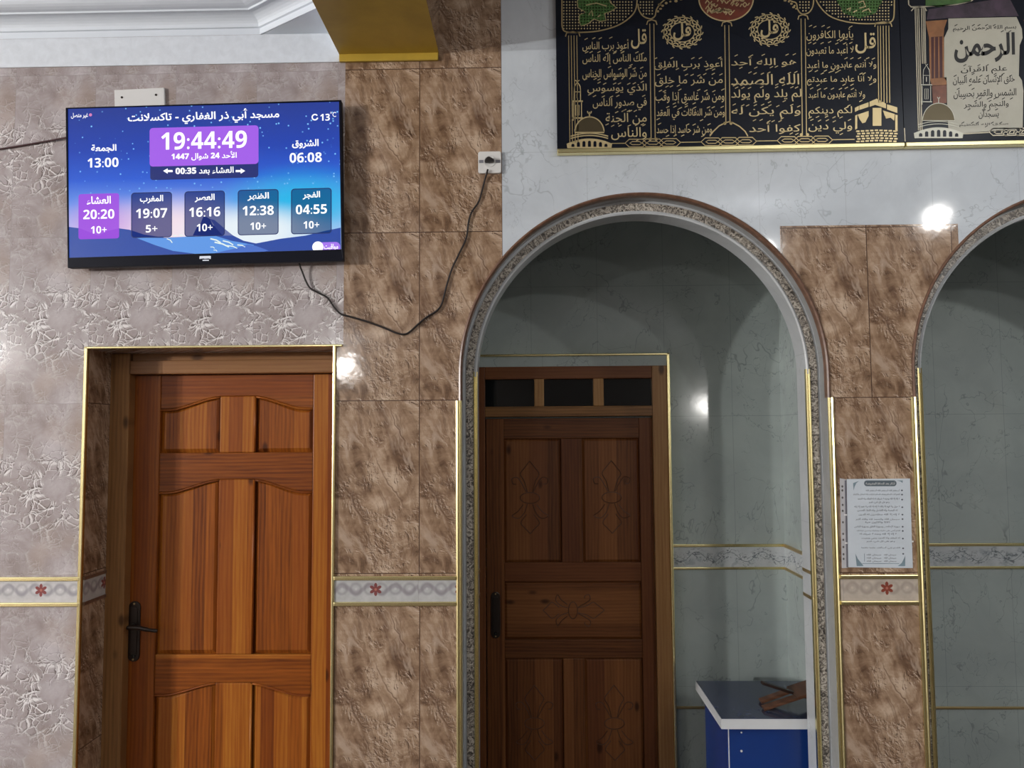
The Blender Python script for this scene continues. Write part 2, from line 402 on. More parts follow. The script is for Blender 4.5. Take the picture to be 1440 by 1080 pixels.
# ------------------------------------------------------------------ key dimensions, read off the photo on the wall plane
DEP = 0.16                                  # thickness of the arcade wall
YB = 0.85                                   # back wall of the alcoves
STEP = 0.065                                # depth of the rebated arch border
xdl = (WX(124, 495) + WX(108.5, 1078)) / 2   # door 1, left edge of the recess
x468 = (WX(469.5, 495) + WX(466, 1078)) / 2
x484 = WX(484.2, 300); x706 = WX(705.8, 220)
zd = (WZ(124, 491) + WZ(468, 488)) / 2
ztile = (WZ(10, 95) + WZ(470, 88.5)) / 2      # top of grey tiles
zsof = (WZ(10, 56) + WZ(460, 48)) / 2        # left ceiling
zbm = WZ(550, 77.5)                          # beam soffit
xb0, xb1 = WX(478, 78), WX(617.5, 78)
AXC = (WX(646, 800) + WX(1175.5, 800)) / 2; 
AZC = WZ(908, 526)
R_OUT, R_IN = 0.655, 0.600
A2X = WX(1280, 565) + 0.671
xp0, xp1 = WX(1097, 330), WX(1347, 318); zp = (WZ(1097, 318.5) + WZ(1345, 314)) / 2
zj = (WZ(600, 562.5) + WZ(1226, 560)) / 2     # joint where the gold jamb trims begin
zg = WZ(671, 521)                            # inner gold trims begin
zb1 = (WZ(57, 813.8) + WZ(557, 810.5) + WZ(1235, 813)) / 3
zb0 = (WZ(57, 850) + WZ(557, 846.2) + WZ(1236, 850)) / 3
zbm_ = (zb0 + zb1) / 2; bhalf = (zb1 - zb0) / 2
ZR = 3.6; XL, XR, YN = -13.0, 6.0, -12.0
print('dims', dict(xdl=xdl, x468=x468, x706=x706, zd=zd, ztile=ztile, zsof=zsof, zbm=zbm, AXC=AXC, AZC=AZC, A2X=A2X, zp=zp, zj=zj, zb1=zb1, zb0=zb0, half=(WX(1175.5, 800) - WX(646, 800)) / 2, vert=(WX(124, 495) - WX(108.5, 1078), WX(1169, 562) - WX(1184, 1080), WX(1282.6, 562) - WX(1304.3, 1080)), hor=(WZ(10, 95) - WZ(470, 88.5), WZ(1096, 318.5) - WZ(486, 323.6), WZ(57, 813.8) - WZ(1235, 813))))

# ------------------------------------------------------------------ materials
M = {}
M['brown'] = m_brown('brown_marble_tile', x706, WZ(590, 563) - 0.613)
M['brown_low'] = m_brown('brown_marble_tile_low', x706, zb0 - 0.613)
M['pier'] = m_brown('brown_marble_tile_pier', WX(1222, 440), zj - 0.613)
M['grey'] = m_grey('grey_marble_tile', WX(126, 440), WZ(60, 568) - 0.613)
M['grey_low'] = m_grey('grey_marble_tile_low', WX(118, 900), zb0 - 0.613)
M['white'] = m_marble('white_marble_tile', x706, WZ(760, 214))
M['back'] = m_marble('shaded_marble_tile', WX(1008, 680, YB), WZ(1000, 585, YB), base=(0.43, 0.49, 0.475), vein=(0.16, 0.19, 0.19), rough=0.10, vstr=0.65)  # alcove shade put into a darker base colour of the marble
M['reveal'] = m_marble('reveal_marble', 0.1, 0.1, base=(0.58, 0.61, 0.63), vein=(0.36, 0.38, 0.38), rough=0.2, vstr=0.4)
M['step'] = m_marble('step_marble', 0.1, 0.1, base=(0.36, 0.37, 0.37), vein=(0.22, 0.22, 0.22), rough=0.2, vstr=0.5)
M['mosaic'] = m_mosaic('mosaic_band')
M['bead'] = m_paint('brown_bead', (0.16, 0.085, 0.055), 40, 0.3, 0.3)
M['gold'] = material('gold_trim', (0.86, 0.76, 0.40), 0.25, 1.0)
M['gold_dark'] = material('old_gold', (0.56, 0.43, 0.22), 0.34, 0.85)
M['plaster'] = m_paint('white_plaster', (0.75, 0.81, 0.88), 3, 0.04, 0.6)
M['plaster_rough'] = m_paint('wall_plaster', (0.72, 0.77, 0.83), 30, 0.06, 0.8)
M['yellow'] = m_paint('yellow_paint', (0.47, 0.32, 0.045), 5, 0.16, 0.35)
M['wood_v'] = m_wood('pine_vertical', 'z'); M['wood_h'] = m_wood('pine_horizontal', 'x', plank=0.12)
FR = ((0.15, 0.07, 0.026), (0.30, 0.15, 0.055), (0.42, 0.24, 0.10))
M['frame_v'] = m_wood('frame_vertical', 'z', FR, 0.2); M['frame_h'] = m_wood('frame_horizontal', 'x', FR, 0.2)
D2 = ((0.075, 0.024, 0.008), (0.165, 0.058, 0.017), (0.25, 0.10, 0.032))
M['dk_v'] = m_wood('dark_pine_vertical', 'z', D2, 0.08, 0.4); M['dk_h'] = m_wood('dark_pine_horizontal', 'x', D2, 0.15, 0.4)  # pine in a darker set of browns
M['carve'] = material('carved_line', (0.085, 0.03, 0.012), 0.5)
M['lock'] = material('dark_bronze', (0.055, 0.045, 0.04), 0.28, 0.8)
M['glass'] = material('dark_glass', (0.004, 0.005, 0.006), 0.08)
M['black'] = material('black_plastic', (0.006, 0.007, 0.014), 0.35, spec=0.12)
M['cable'] = material('black_cable', (0.012, 0.008, 0.008), 0.5)
M['red_cable'] = material('dark_red_cable', (0.045, 0.006, 0.009), 0.5)
M['white_pl'] = material('white_plastic', (0.72, 0.72, 0.71), 0.35)
M['slot'] = material('grey_slot', (0.22, 0.22, 0.25), 0.4)
M['navy'] = material('navy_board', (0.005, 0.007, 0.014), 0.12, spec=0.3)
M['inlay'] = material('gold_lettering', (0.62, 0.50, 0.27), 0.38, 0.6)
M['carpet'] = m_paint('beige_floor', (0.13, 0.10, 0.085), 6, 0.1, 0.8)
M['hall'] = m_paint('hall_tiles', (0.17, 0.15, 0.135), 3, 0.2, 0.5)
M['listel'] = m_listello('border_tile', WX(57, 830) - 0.151, zbm_, bhalf, (0.62, 0.605, 0.61), (0.36, 0.345, 0.375), (0.25, 0.07, 0.068))
M['listel_mid'] = m_listello('border_tile_middle', WX(527, 830) - 0.151, zbm_, bhalf, (0.52, 0.52, 0.525), (0.29, 0.27, 0.29), (0.21, 0.068, 0.066))
M['listel_pier'] = m_listello('border_tile_pier', WX(1245, 830) - 0.151, zbm_, bhalf, (0.56, 0.49, 0.42), (0.42, 0.36, 0.31), (0.24, 0.06, 0.04))

# ------------------------------------------------------------------ hall shell
obj('floor', box(BM(), XL, XR, YN, YB + 0.2, -0.1, 0.0), M['carpet'], kind='structure')
obj('ceiling', box(BM(), xb1, XR, YN, DEP, ZR, ZR + 0.1), M['plaster'], kind='structure')
obj('wall_far_left', box(BM(), XL - 0.1, XL, YN, DEP, 0, ZR), M['hall'], kind='structure')
obj('wall_far_right', box(BM(), XR, XR + 0.1, YN, YB + 0.2, 0, ZR), M['hall'], kind='structure')
obj('wall_rear', box(BM(), XL, XR, YN - 0.1, YN, 0, ZR), M['hall'], kind='structure')

def arc(cx, r, a0, a1, n=40): return [(cx + r * math.cos(a0 + (a1 - a0) * k / n), AZC + r * math.sin(a0 + (a1 - a0) * k / n)) for k in range(n + 1)]
def acos_(v): return math.acos(max(-1, min(1, v)))
a706 = acos_((x706 - AXC) / R_OUT); ap0 = acos_((xp0 - AXC) / R_OUT); ap1 = acos_((xp1 - A2X) / R_OUT)
# left wall with the recess of door 1
obj('wall_left', prism(BM(), [(XL, 0), (xdl, 0), (xdl, zd), (x484, zd), (x484, zsof + 0.15), (XL, zsof + 0.15)], 0, DEP), M['grey'], kind='structure')
bm = prism(BM(), [(x468, 0), (x468, zd), (x484, zd), (x484, ZR), (x706, ZR)] + arc(AXC, R_OUT, a706, math.pi) + [(AXC - R_OUT, 0)], 0, DEP)
obj('wall_middle', bm, M['brown'], kind='structure')
pts = [(x706, ZR)] + arc(AXC, R_OUT, a706, ap0) + [(xp0, zp), (xp1, zp)] + arc(A2X, R_OUT, ap1, 0) + [(A2X + R_OUT, 0), (XR, 0), (XR, ZR)]
obj('wall_upper', prism(BM(), pts, 0, DEP), M['white'], kind='structure')
pts = [(AXC + R_OUT, 0)] + arc(AXC, R_OUT, 0, ap0) + [(xp0, zp), (xp1, zp)] + arc(A2X, R_OUT, ap1, math.pi) + [(A2X - R_OUT, 0)]
obj('wall_right', prism(BM(), pts, 0, DEP), M['pier'], kind='structure')
# tiles below the border band are set on a course of their own
obj('wall_left_dado', box(BM(), XL, xdl, -0.002, 0, 0, zb0), M['grey_low'], kind='structure')
obj('wall_middle_dado', box(BM(), x468, AXC - R_OUT, -0.002, 0, 0, zb0), M['brown_low'], kind='structure')
M['pier_low'] = m_brown('brown_marble_tile_narrow', AXC + 0.66, zj - 0.613, 0.31)
M['pier_foot'] = m_brown('brown_marble_tile_foot', AXC + 0.66, zb0 - 0.613, 0.31)
obj('wall_right_pier', box(BM(), AXC + R_OUT, A2X - R_OUT, -0.002, 0, zb0, zj - 0.001), M['pier_low'], kind='structure')
obj('wall_right_dado', box(BM(), AXC + R_OUT, A2X - R_OUT, -0.002, 0, 0, zb0), M['pier_foot'], kind='structure')
# alcove shell
ASX = (WX(1104, 765, YB) + WX(1097, 560, YB)) / 2
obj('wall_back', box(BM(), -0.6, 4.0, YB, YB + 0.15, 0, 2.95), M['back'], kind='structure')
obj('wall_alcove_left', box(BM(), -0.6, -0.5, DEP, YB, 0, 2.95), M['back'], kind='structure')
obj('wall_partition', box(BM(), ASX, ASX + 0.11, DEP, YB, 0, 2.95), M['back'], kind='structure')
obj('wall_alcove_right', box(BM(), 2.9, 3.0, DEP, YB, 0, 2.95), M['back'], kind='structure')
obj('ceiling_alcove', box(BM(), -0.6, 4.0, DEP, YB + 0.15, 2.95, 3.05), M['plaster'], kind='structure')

tn = [0]
def trim(bm, mat, bevel=0.0, smooth=False):
    tn[0] += 1
    return obj('trim_%d' % tn[0], bm, mat, kind='structure', bevel=bevel, smooth=smooth)
# arches: bead, grey flat, mosaic band, reveal, gold jamb strips
def arch_path(cx, z0=0.0, n=64, jamb=True):
    p = []
    if jamb: p.append((cx, z0, -1, 0))
    out = []
    if jamb: out += [('L', z0)]
    return None
def arch_sweep(cx, prof, mat, zlow=0.0, n=72, smooth=False):
    bm = BM(); path = []
    ring = []
    if zlow is not None: path.append((cx, zlow, -1.0, 0.0))
    for k in range(n + 1):
        a = math.pi - math.pi * k / n; path.append((cx, AZC, math.cos(a), math.sin(a)))
    if zlow is not None: path.append((cx, zlow, 1.0, 0.0))
    sweep2(bm, path, prof)
    return trim(bm, mat, smooth=smooth)
for cx in (AXC, A2X):
    arch_sweep(cx, [(R_IN, STEP), (R_IN, DEP + 0.002), (R_OUT, DEP + 0.002), (R_OUT, STEP)], M['reveal'])
    arch_sweep(cx, [(0.611, STEP - 0.004), (0.611, STEP), (0.640, STEP), (0.640, STEP - 0.004)], M['mosaic'])
    zlo = zj - AZC
    # brown bead following the arch down to the joint
    bm = BM(); path = [(cx, zj, -1, 0)] + [(cx, AZC, math.cos(math.pi - math.pi * k / 72), math.sin(math.pi - math.pi * k / 72)) for k in range(73)] + [(cx, zj, 1, 0)]
    sweep2(bm, path, [(0.661, -0.004), (0.655, -0.007), (0.650, -0.002), (0.649, 0.022), (0.6545, 0.022), (0.6545, 0.0), (0.661, 0.0)])
    trim(bm, M['bead'])
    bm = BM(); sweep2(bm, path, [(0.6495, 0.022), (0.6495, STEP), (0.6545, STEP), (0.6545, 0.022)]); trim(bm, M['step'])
    bm = BM(); path = [(cx, zg, -1, 0)] + [(cx, AZC, math.cos(math.pi - math.pi * k / 72), math.sin(math.pi - math.pi * k / 72)) for k in range(73)] + [(cx, zg, 1, 0)]
    sweep2(bm, path, [(0.611, STEP - 0.006), (0.605, STEP - 0.010), (0.599, STEP - 0.006), (0.599, STEP + 0.004), (0.611, STEP)])
    trim(bm, M['reveal'])
    for s in (-1, 1):
        def strip(r0, r1, yf, yb, zt):
            bm = BM(); w = r1 - r0
            prof = [(r0, yb), (r0, yf + 0.002), (r0 + w * 0.25, yf), (r0 + w * 0.42, yf + 0.003), (r0 + w * 0.58, yf + 0.003), (r0 + w * 0.75, yf), (r1, yf + 0.002), (r1, yb)]
            sweep2(bm, [(cx, 0, s, 0), (cx, zt, s, 0)], prof)
            trim(bm, M['gold'])
        strip(0.650, 0.671, -0.008, 0.0005, zj)
        strip(0.597, 0.613, STEP - 0.010, STEP + 0.006, zg)
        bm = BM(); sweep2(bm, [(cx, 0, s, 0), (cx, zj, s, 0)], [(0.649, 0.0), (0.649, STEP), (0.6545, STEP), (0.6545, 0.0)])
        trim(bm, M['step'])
        # border band on the reveal
        for (za, zc_, mm) in ((zb0, zb1, None), (zb1 - 0.006, zb1 + 0.006, M['gold_dark']), (zb0 - 0.006, zb0 + 0.006, M['gold_dark'])):
            if mm is None: continue
            bm = BM(); sweep2(bm, [(cx, za, s, 0), (cx, zc_, s, 0)], [(0.598, STEP + 0.01), (0.598, DEP), (0.600, DEP), (0.600, STEP + 0.01)])
            trim(bm, mm)
# border bands on the front wall
def band(x0, x1, mat, yf=-0.004):
    trim(box(BM(), x0, x1, yf, 0, zb0, zb1), mat)
    for zz in (zb0, zb1): trim(box(BM(), x0, x1, yf - 0.007, 0, zz - 0.0075, zz + 0.0075), M['gold'], bevel=0.003)
band(XL, xdl - 0.004, M['listel']); band(x468 + 0.006, AXC - 0.671, M['listel_mid']); band(AXC + 0.671, A2X - 0.671, M['listel_pier'])
# back wall band and line
zk1, zk0 = WZ(1020, 767, YB), WZ(1020, 799, YB)
M['vine'] = m_vine('vine_border_tile', 0.3, (zk0 + zk1) / 2, (zk1 - zk0) / 2)
trim(box(BM(), -0.5, ASX, YB - 0.003, YB, zk0, zk1), M['vine'])
trim(box(BM(), ASX + 0.11, 2.9, YB - 0.003, YB, zk0, zk1), M['vine'])
trim(box(BM(), ASX - 0.003, ASX, DEP + 0.003, YB - 0.003, zk0, zk1), M['vine'])
zl = WZ(1380, 995, YB)
for zz, h, mm in ((zk1, 0.007, M['gold']), (zk0, 0.006, M['gold']), (zl, 0.006, M['gold_dark'])):
    trim(box(BM(), -0.5, ASX, YB - 0.008, YB, zz - h, zz + h), mm, bevel=0.003)
    trim(box(BM(), ASX + 0.11, 2.9, YB - 0.008, YB, zz - h, zz + h), mm, bevel=0.003)
    trim(box(BM(), ASX - 0.008, ASX, DEP + 0.003, YB - 0.008, zz - h, zz + h), M['gold_dark'])
# recess of door 1: lining, gold edge
RC = 0.235
trim(box(BM(), xdl - 0.05, xdl, DEP, RC, 0, zd + 0.05), M['brown'])
trim(box(BM(), xdl - 0.002, xdl + 0.004, 0.006, RC - 0.03, zb0 + 0.006, zb1 - 0.006), M['listel_mid'])
for zz in (zb0, zb1): trim(box(BM(), xdl - 0.002, xdl + 0.008, 0.006, RC - 0.03, zz - 0.006, zz + 0.006), M['bead'])
trim(box(BM(), xdl - 0.001, xdl + 0.003, 0.004, RC - 0.03, 0, zb0 - 0.006), M['brown']); trim(box(BM(), xdl - 0.001, xdl + 0.003, 0.004, RC - 0.03, zb1 + 0.006, zd), M['brown'])
trim(box(BM(), xdl, x468, DEP, RC, zd, zd + 0.05), M['frame_h'])
trim(box(BM(), x468, x468 + 0.05, DEP, RC, 0, zd + 0.05), M['brown'])
trim(box(BM(), xdl - 0.012, xdl + 0.002, -0.010, 0.006, 0, zd + 0.008), M['gold'], bevel=0.003)
trim(box(BM(), x468 - 0.003, x468 + 0.008, -0.010, 0.006, 0, zd + 0.008), M['gold'], bevel=0.003)
trim(box(BM(), xdl - 0.012, x484 - 0.001, -0.010, 0.006, zd, zd + 0.009), M['gold'], bevel=0.003)
# plaster strip above the grey tiles, left ceiling with its stepped cornice
bm = BM(); box(bm, XL, xb0 - 0.002, -0.005, 0, ztile, zsof)
obj('trim_plaster', bm, M['plaster_rough'], kind='structure')
pA = onz(365, 48, zsof); pB = onz(443, 12, zsof)
pB2 = (xb0 - 0.02, pA[1] + (pB[1] - pA[1]) * (xb0 - 0.02 - pA[0]) / (pB[0] - pA[0]))
path = [(XL, -0.006), (pA[0], -0.006), (pB2[0], pB2[1]), (pB2[0], YN)]
prof = [(0, 0.0), (0, 0.024), (0.007, 0.026)] + [(0.008 + 0.050 * (1 - math.cos(t * math.pi / 2 / 6)), 0.030 + 0.032 * math.sin(t * math.pi / 2 / 6)) for t in range(7)] \
    + [(0.066, 0.058), (0.068, 0.064)] + [(0.070 + 0.040 * math.sin(t * math.pi / 2 / 5), 0.064 + 0.026 * (1 - math.cos(t * math.pi / 2 / 5))) for t in range(6)] + [(0.118, 0.090), (0.120, 0.100)]
bm = BM(); rings = []
def nrm(a, b):
    d = Vector((b[0] - a[0], b[1] - a[1])).normalized(); return Vector((d.y, -d.x))
for i, p in enumerate(path):
    n0 = nrm(path[max(i - 1, 0)], path[max(i - 1, 0) + 1]); n1 = nrm(path[min(i, len(path) - 2)], path[min(i, len(path) - 2) + 1])
    mtr = (n0 + n1).normalized(); mtr = mtr / max(0.3, mtr.dot(n0))
    rings.append([bm.verts.new((p[0] + mtr.x * d, p[1] + mtr.y * d, zsof + h)) for d, h in prof])
for a, b in zip(rings, rings[1:]):
    for k in range(len(prof) - 1): bm.faces.new((a[k], a[k + 1], b[k + 1], b[k]))
obj('trim_cornice', bm, M['plaster'], kind='structure')
obj('ceiling_left', box(BM(), XL, xb0, YN, 0, zsof + 0.099, zsof + 0.2), M['plaster'], kind='structure')
bm = BM()
v = [(pA[0], -0.0), (xb0, -0.0), (xb0, YN), (pB2[0], YN), (pB2[0], pB2[1])]
a = [bm.verts.new((x, y, zsof)) for x, y in v]; b = [bm.verts.new((x, y, zsof + 0.1)) for x, y in v]
bm.faces.new(a); bm.faces.new(b[::-1])
for i in range(5): bm.faces.new((a[i], a[(i + 1) % 5], b[(i + 1) % 5], b[i]))
obj('ceiling_corner', bm, M['plaster'], kind='structure')
# beam with yellow underside
bm = box(BM(), xb0, xb1, YN, 0.0, zbm, ZR + 0.1)
for f in bm.faces:
    c = f.calc_center_median(); f.material_index = 0 if c.z < zbm + 1e-4 else (1 if c.x > xb1 - 1e-4 else 2)
obj('ceiling_beam', bm, [M['yellow'], M['brown'], M['plaster']], kind='structure')
trim(box(BM(), xb0, xb1 - 0.002, -0.014, 0, WZ(550, 87.5), zbm + 0.002), M['yellow'], bevel=0.003)

# ------------------------------------------------------------------ doors
def raised(bm, pts, yb, yf, inset=0.022):
    """panel board: outer loop at yb, raised field at yf"""
    n = len(pts); cx = sum(p[0] for p in pts) / n; cz = sum(p[1] for p in pts) / n
    x0 = min(p[0] for p in pts); x1 = max(p[0] for p in pts); z0 = min(p[1] for p in pts); z1 = max(p[1] for p in pts)
    sx = 1 - 2 * inset / (x1 - x0); 
    inn = [((p[0] - cx) * sx + cx, p[1] + (inset if p[1] < (z0 + z1) / 2 else -inset)) for p in pts]
    A = [bm.verts.new((x, yb + 0.012, z)) for x, z in pts]; B = [bm.verts.new((x, yb, z)) for x, z in pts]; C = [bm.verts.new((x, yf, z)) for x, z in inn]
    for P, Q in ((A, B), (B, C)):
        for i in range(n): bm.faces.new((P[i], P[(i + 1) % n], Q[(i + 1) % n], Q[i]))
    bm.faces.new(C); bm.faces.new(A[::-1])
    return bm
YF, YL = 0.150, 0.195                        # frame front, leaf front of door 1
d1 = thing('door_1', (WX(330, 900, YL), YL, 0), kind='structure')
zt1 = WZ(320, 527, YL)
xl0 = WX(171, 800, YL); xr1 = WX(476, 800, YL)
def zz(py, Y=YL): return WZ(330, py, Y)
fx = WX(160, 760, YF)
obj('frame_post', box(BM(), xdl, WX(176.5, 760, YF), YF, RC, 0, zd), M['frame_v'], d1, bevel=0.004)
obj('frame_post', box(BM(), x468 - 0.012, x468 + 0.03, YF, RC, 0, zd), M['frame_v'], d1, bevel=0.004)
obj('frame_head', box(BM(), WX(176.5, 760, YF) + 0.0005, x468 - 0.0125, YF, RC, WZ(320, 525, YF), WZ(320, 506, YF)), M['frame_h'], d1, bevel=0.003)
obj('head_board', box(BM(), WX(176.5, 760, YF) + 0.0005, x468 - 0.0125, YF + 0.02, RC, WZ(320, 507, YF), zd), M['frame_h'], d1)
xs0, xs1 = WX(221, 780, YL), WX(438.5, 780, YL); xm0, xm1 = WX(306, 780, YL), WX(357, 780, YL)
yb_ = YL + 0.035
obj('stile', box(BM(), xl0, xs0, YL, yb_, 0.005, zt1), M['wood_v'], d1, bevel=0.003)
obj('stile', box(BM(), xs1, xr1, YL, yb_, 0.005, zt1), M['wood_v'], d1, bevel=0.003)
def ogee(x0, x1, zlow, zhigh, n=14):           # from zlow at x0 to zhigh at x1
    o = []
    for k in range(n + 1):
        t = k / n; tt = max(0, min(1, (t - 0.18) / 0.82)); s = tt * tt * (3 - 2 * tt); s = 0.35 * s + 0.65 * math.sin(tt * math.pi / 2) * (0.5 * tt + 0.5) if tt > 0 else 0
        o.append((x0 + (x1 - x0) * t, zlow + (zhigh - zlow) * s))
    return o
def door1_rail(ytop, ylow, yhigh):
    zt = zt1 if ytop is None else zz(ytop)
    L = ogee(xs0, xm0, zz(ylow), zz(yhigh)); Rr = ogee(xs1, xm1, zz(ylow), zz(yhigh))[::-1]
    obj('rail', prism(BM(), [(xs0, zt)] + L + Rr + [(xs1, zt)], YL + 0.001, yb_), M['wood_h'], d1, bevel=0.003)
    # moulding line that follows the curve
    bm = BM()
    for seg in (L, Rr): tube(bm, [(x, YL + 0.004, z - 0.004) for x, z in seg], 0.0045, 6)
    obj('moulding', bm, M['wood_h'], d1, smooth=True)
    return L, Rr
def door1_panels(LR, ybot):
    L, Rr = LR; zb = zz(ybot) if ybot else 0.12
    for seg in (L, Rr):
        pts = [(p[0], p[1] - 0.001) for p in seg]
        pts = [(pts[0][0], zb)] + pts + [(pts[-1][0], zb)]
        obj('panel', raised(BM(), pts, YL + 0.016, YL + 0.006, 0.016), M['wood_v'], d1)
    zt = LR[0][-1][1]
    obj('mullion', box(BM(), xm0, xm1 - 0.004, YL + 0.0005, yb_, zb, zt), M['wood_v'], d1, bevel=0.004)
    bm = BM(); tube(bm, [(xm1 - 0.004, YL + 0.004, zb + 0.004), (xm1 - 0.004, YL + 0.004, zt - 0.002)], 0.005, 8)
    obj('moulding', bm, M['wood_v'], d1, smooth=True)
obj('backing', box(BM(), xl0 + 0.01, xr1 - 0.01, YL + 0.024, yb_ - 0.002, 0.02, zt1 - 0.02), M['wood_v'], d1)
door1_panels(door1_rail(None, 574.5, 557), 636.5)
door1_panels(door1_rail(636.5, 691.5, 674), 920.5)
door1_panels(door1_rail(920.5, 977, 960.5), None)
obj('rail', box(BM(), xs0, xs1, YL, yb_, 0.005, 0.12), M['wood_h'], d1, bevel=0.003)
def handle(parent, cx, z0, z1, w, y, lever):
    h = obj('door_handle', prism(BM(), rrect(cx - w / 2, cx + w / 2, z0, z1, w * 0.48), y - 0.007, y), M['lock'], parent, bevel=0.003)
    zc = (z0 + z1) / 2
    bm = prism(BM(), rrect(cx - w * 0.3, cx + w * 0.3, z0 + 0.025, z1 - 0.02, w * 0.2), y - 0.011, y - 0.006)
    o = obj('raised_plate', bm, M['lock'], h, bevel=0.003)
    zl_ = z1 - (z1 - z0) * 0.40
    bm = BM(); s = 1 if lever else 1
    if lever:
        tube(bm, [(cx, y - 0.006, zl_), (cx, y - 0.045, zl_), ], 0.009, 10)
        tube(bm, spline([(cx - 0.005, y - 0.045, zl_ + 0.001), (cx + 0.035, y - 0.047, zl_ + 0.001), (cx + 0.075, y - 0.044, zl_ - 0.008), (cx + 0.105, y - 0.038, zl_ - 0.013)], 6), [0.008] * 12 + [0.007] * 7, 8)
        obj('lever', bm, M['lock'], h, smooth=True)
    bm = BM()
    tube(bm, [(cx, y - 0.012, z0 + 0.022), (cx, y - 0.004, z0 + 0.022)], 0.008, 12)
    obj('keyhole', bm, M['glass'], h)
    bm = BM()
    for zq in (z0 + 0.009, z1 - 0.009): tube(bm, [(cx, y - 0.0095, zq), (cx, y - 0.004, zq)], 0.0035, 10)
    obj('screw', bm, M['gold_dark'], h)
handle(d1, WX(189.5, 885, YL), WZ(189, 930, YL), WZ(189, 845, YL), 0.046, YL, True)

# door 2 in the alcove
Y2 = YB - 0.055; YL2 = YB - 0.035
d2 = thing('door_2', (WX(800, 900, YL2), YL2, 0), kind='structure')
def z2(py, Y=YL2): return WZ(810, py, Y)
def x2(px, Y=YL2): return WX(px, 760, Y)
gx = (WX(941.5, 505, Y2) + WX(948, 1078, Y2)) / 2; gz = WZ(810, 500.5, Y2)
fxl = x2(683) - 0.075
trim(box(BM(), fxl - 0.02, gx - 0.001, Y2 + 0.004, YB, z2(515, Y2), gz), M['back'])
trim(box(BM(), fxl - 0.02, gx + 0.007, Y2 - 0.008, YB, gz, gz + 0.010), M['gold'], bevel=0.003)
trim(box(BM(), gx - 0.006, gx + 0.007, Y2 - 0.008, YB, 0, gz + 0.010), M['gold'], bevel=0.003)
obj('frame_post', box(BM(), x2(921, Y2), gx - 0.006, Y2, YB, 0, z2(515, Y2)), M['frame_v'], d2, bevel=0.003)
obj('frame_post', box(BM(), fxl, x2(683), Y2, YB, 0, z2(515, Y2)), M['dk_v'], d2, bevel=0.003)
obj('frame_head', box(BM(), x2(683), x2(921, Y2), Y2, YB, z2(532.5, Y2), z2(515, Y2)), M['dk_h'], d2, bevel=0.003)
obj('transom_rail', box(BM(), x2(683), x2(921, Y2), Y2, YB, z2(585.5, Y2), z2(571, Y2)), M['frame_h'], d2, bevel=0.003)
for a_, b_ in ((753, 767), (837, 852)): obj('glazing_bar', box(BM(), x2(a_, Y2), x2(b_, Y2), Y2, YB, z2(571, Y2), z2(532.5, Y2)), M['frame_v'], d2, bevel=0.003)
for a_, b_ in ((683, 753), (767, 837), (852, 921)): obj('transom_pane', box(BM(), x2(a_, Y2), x2(b_, Y2), Y2 + 0.03, Y2 + 0.036, z2(571, Y2), z2(532.5, Y2)), M['glass'], d2)
ztop2 = z2(588)
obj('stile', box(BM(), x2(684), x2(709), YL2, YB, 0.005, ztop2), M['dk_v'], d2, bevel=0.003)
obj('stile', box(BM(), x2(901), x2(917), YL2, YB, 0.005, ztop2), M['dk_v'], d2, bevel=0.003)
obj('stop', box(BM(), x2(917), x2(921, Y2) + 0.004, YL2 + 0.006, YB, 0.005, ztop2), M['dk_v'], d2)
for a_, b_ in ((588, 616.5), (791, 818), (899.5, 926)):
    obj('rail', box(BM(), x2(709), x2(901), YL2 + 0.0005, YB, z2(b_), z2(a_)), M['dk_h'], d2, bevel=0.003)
    
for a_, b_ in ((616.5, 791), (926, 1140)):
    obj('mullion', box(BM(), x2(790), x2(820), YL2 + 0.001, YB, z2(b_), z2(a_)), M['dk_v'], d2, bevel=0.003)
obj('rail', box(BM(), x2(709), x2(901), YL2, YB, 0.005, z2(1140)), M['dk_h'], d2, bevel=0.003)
def rect(x0, x1, z0, z1): return [(x0, z0), (x0, z1), (x1, z1), (x1, z0)]
P2 = [((709, 790), (616.5, 791)), ((820, 901), (616.5, 791)), ((709, 901), (818, 899.5)), ((709, 790), (926, 1140)), ((820, 901), (926, 1140))]
def lily(bm, cx, cz, s, y, rot=False):
    def T(p):
        x, z = p
        if rot: x, z = z, -x
        return (cx + x * s, y, cz + z * s)
    def stroke(p, n=6): tube(bm, [T((q.x, q.y)) for q in spline([(a, b) for a, b in p], n)], 0.0022, 5)
    for m_ in (-1, 1):
        stroke([(0, 1.35), (m_ * 0.18, 1.12), (m_ * 0.34, 0.88), (m_ * 0.20, 0.60), (m_ * 0.10, 0.22)])
        stroke([(m_ * 0.13, 0.22), (m_ * 0.28, 0.5), (m_ * 0.45, 0.74), (m_ * 0.66, 0.70), (m_ * 0.62, 0.52), (m_ * 0.5, 0.50)])
        stroke([(m_ * 0.10, -0.22), (m_ * 0.22, -0.55), (m_ * 0.42, -0.74), (m_ * 0.66, -0.66), (m_ * 0.45, -0.5), (m_ * 0.25, -0.25)])
        stroke([(m_ * 0.14, -0.6), (m_ * 0.34, -0.9), (m_ * 0.18, -1.1), (0, -1.3)])
    e = ell(0, 0, 0.36, 0.2, 20); tube(bm, [T(p) for p in e + e[:1]], 0.0022, 5)
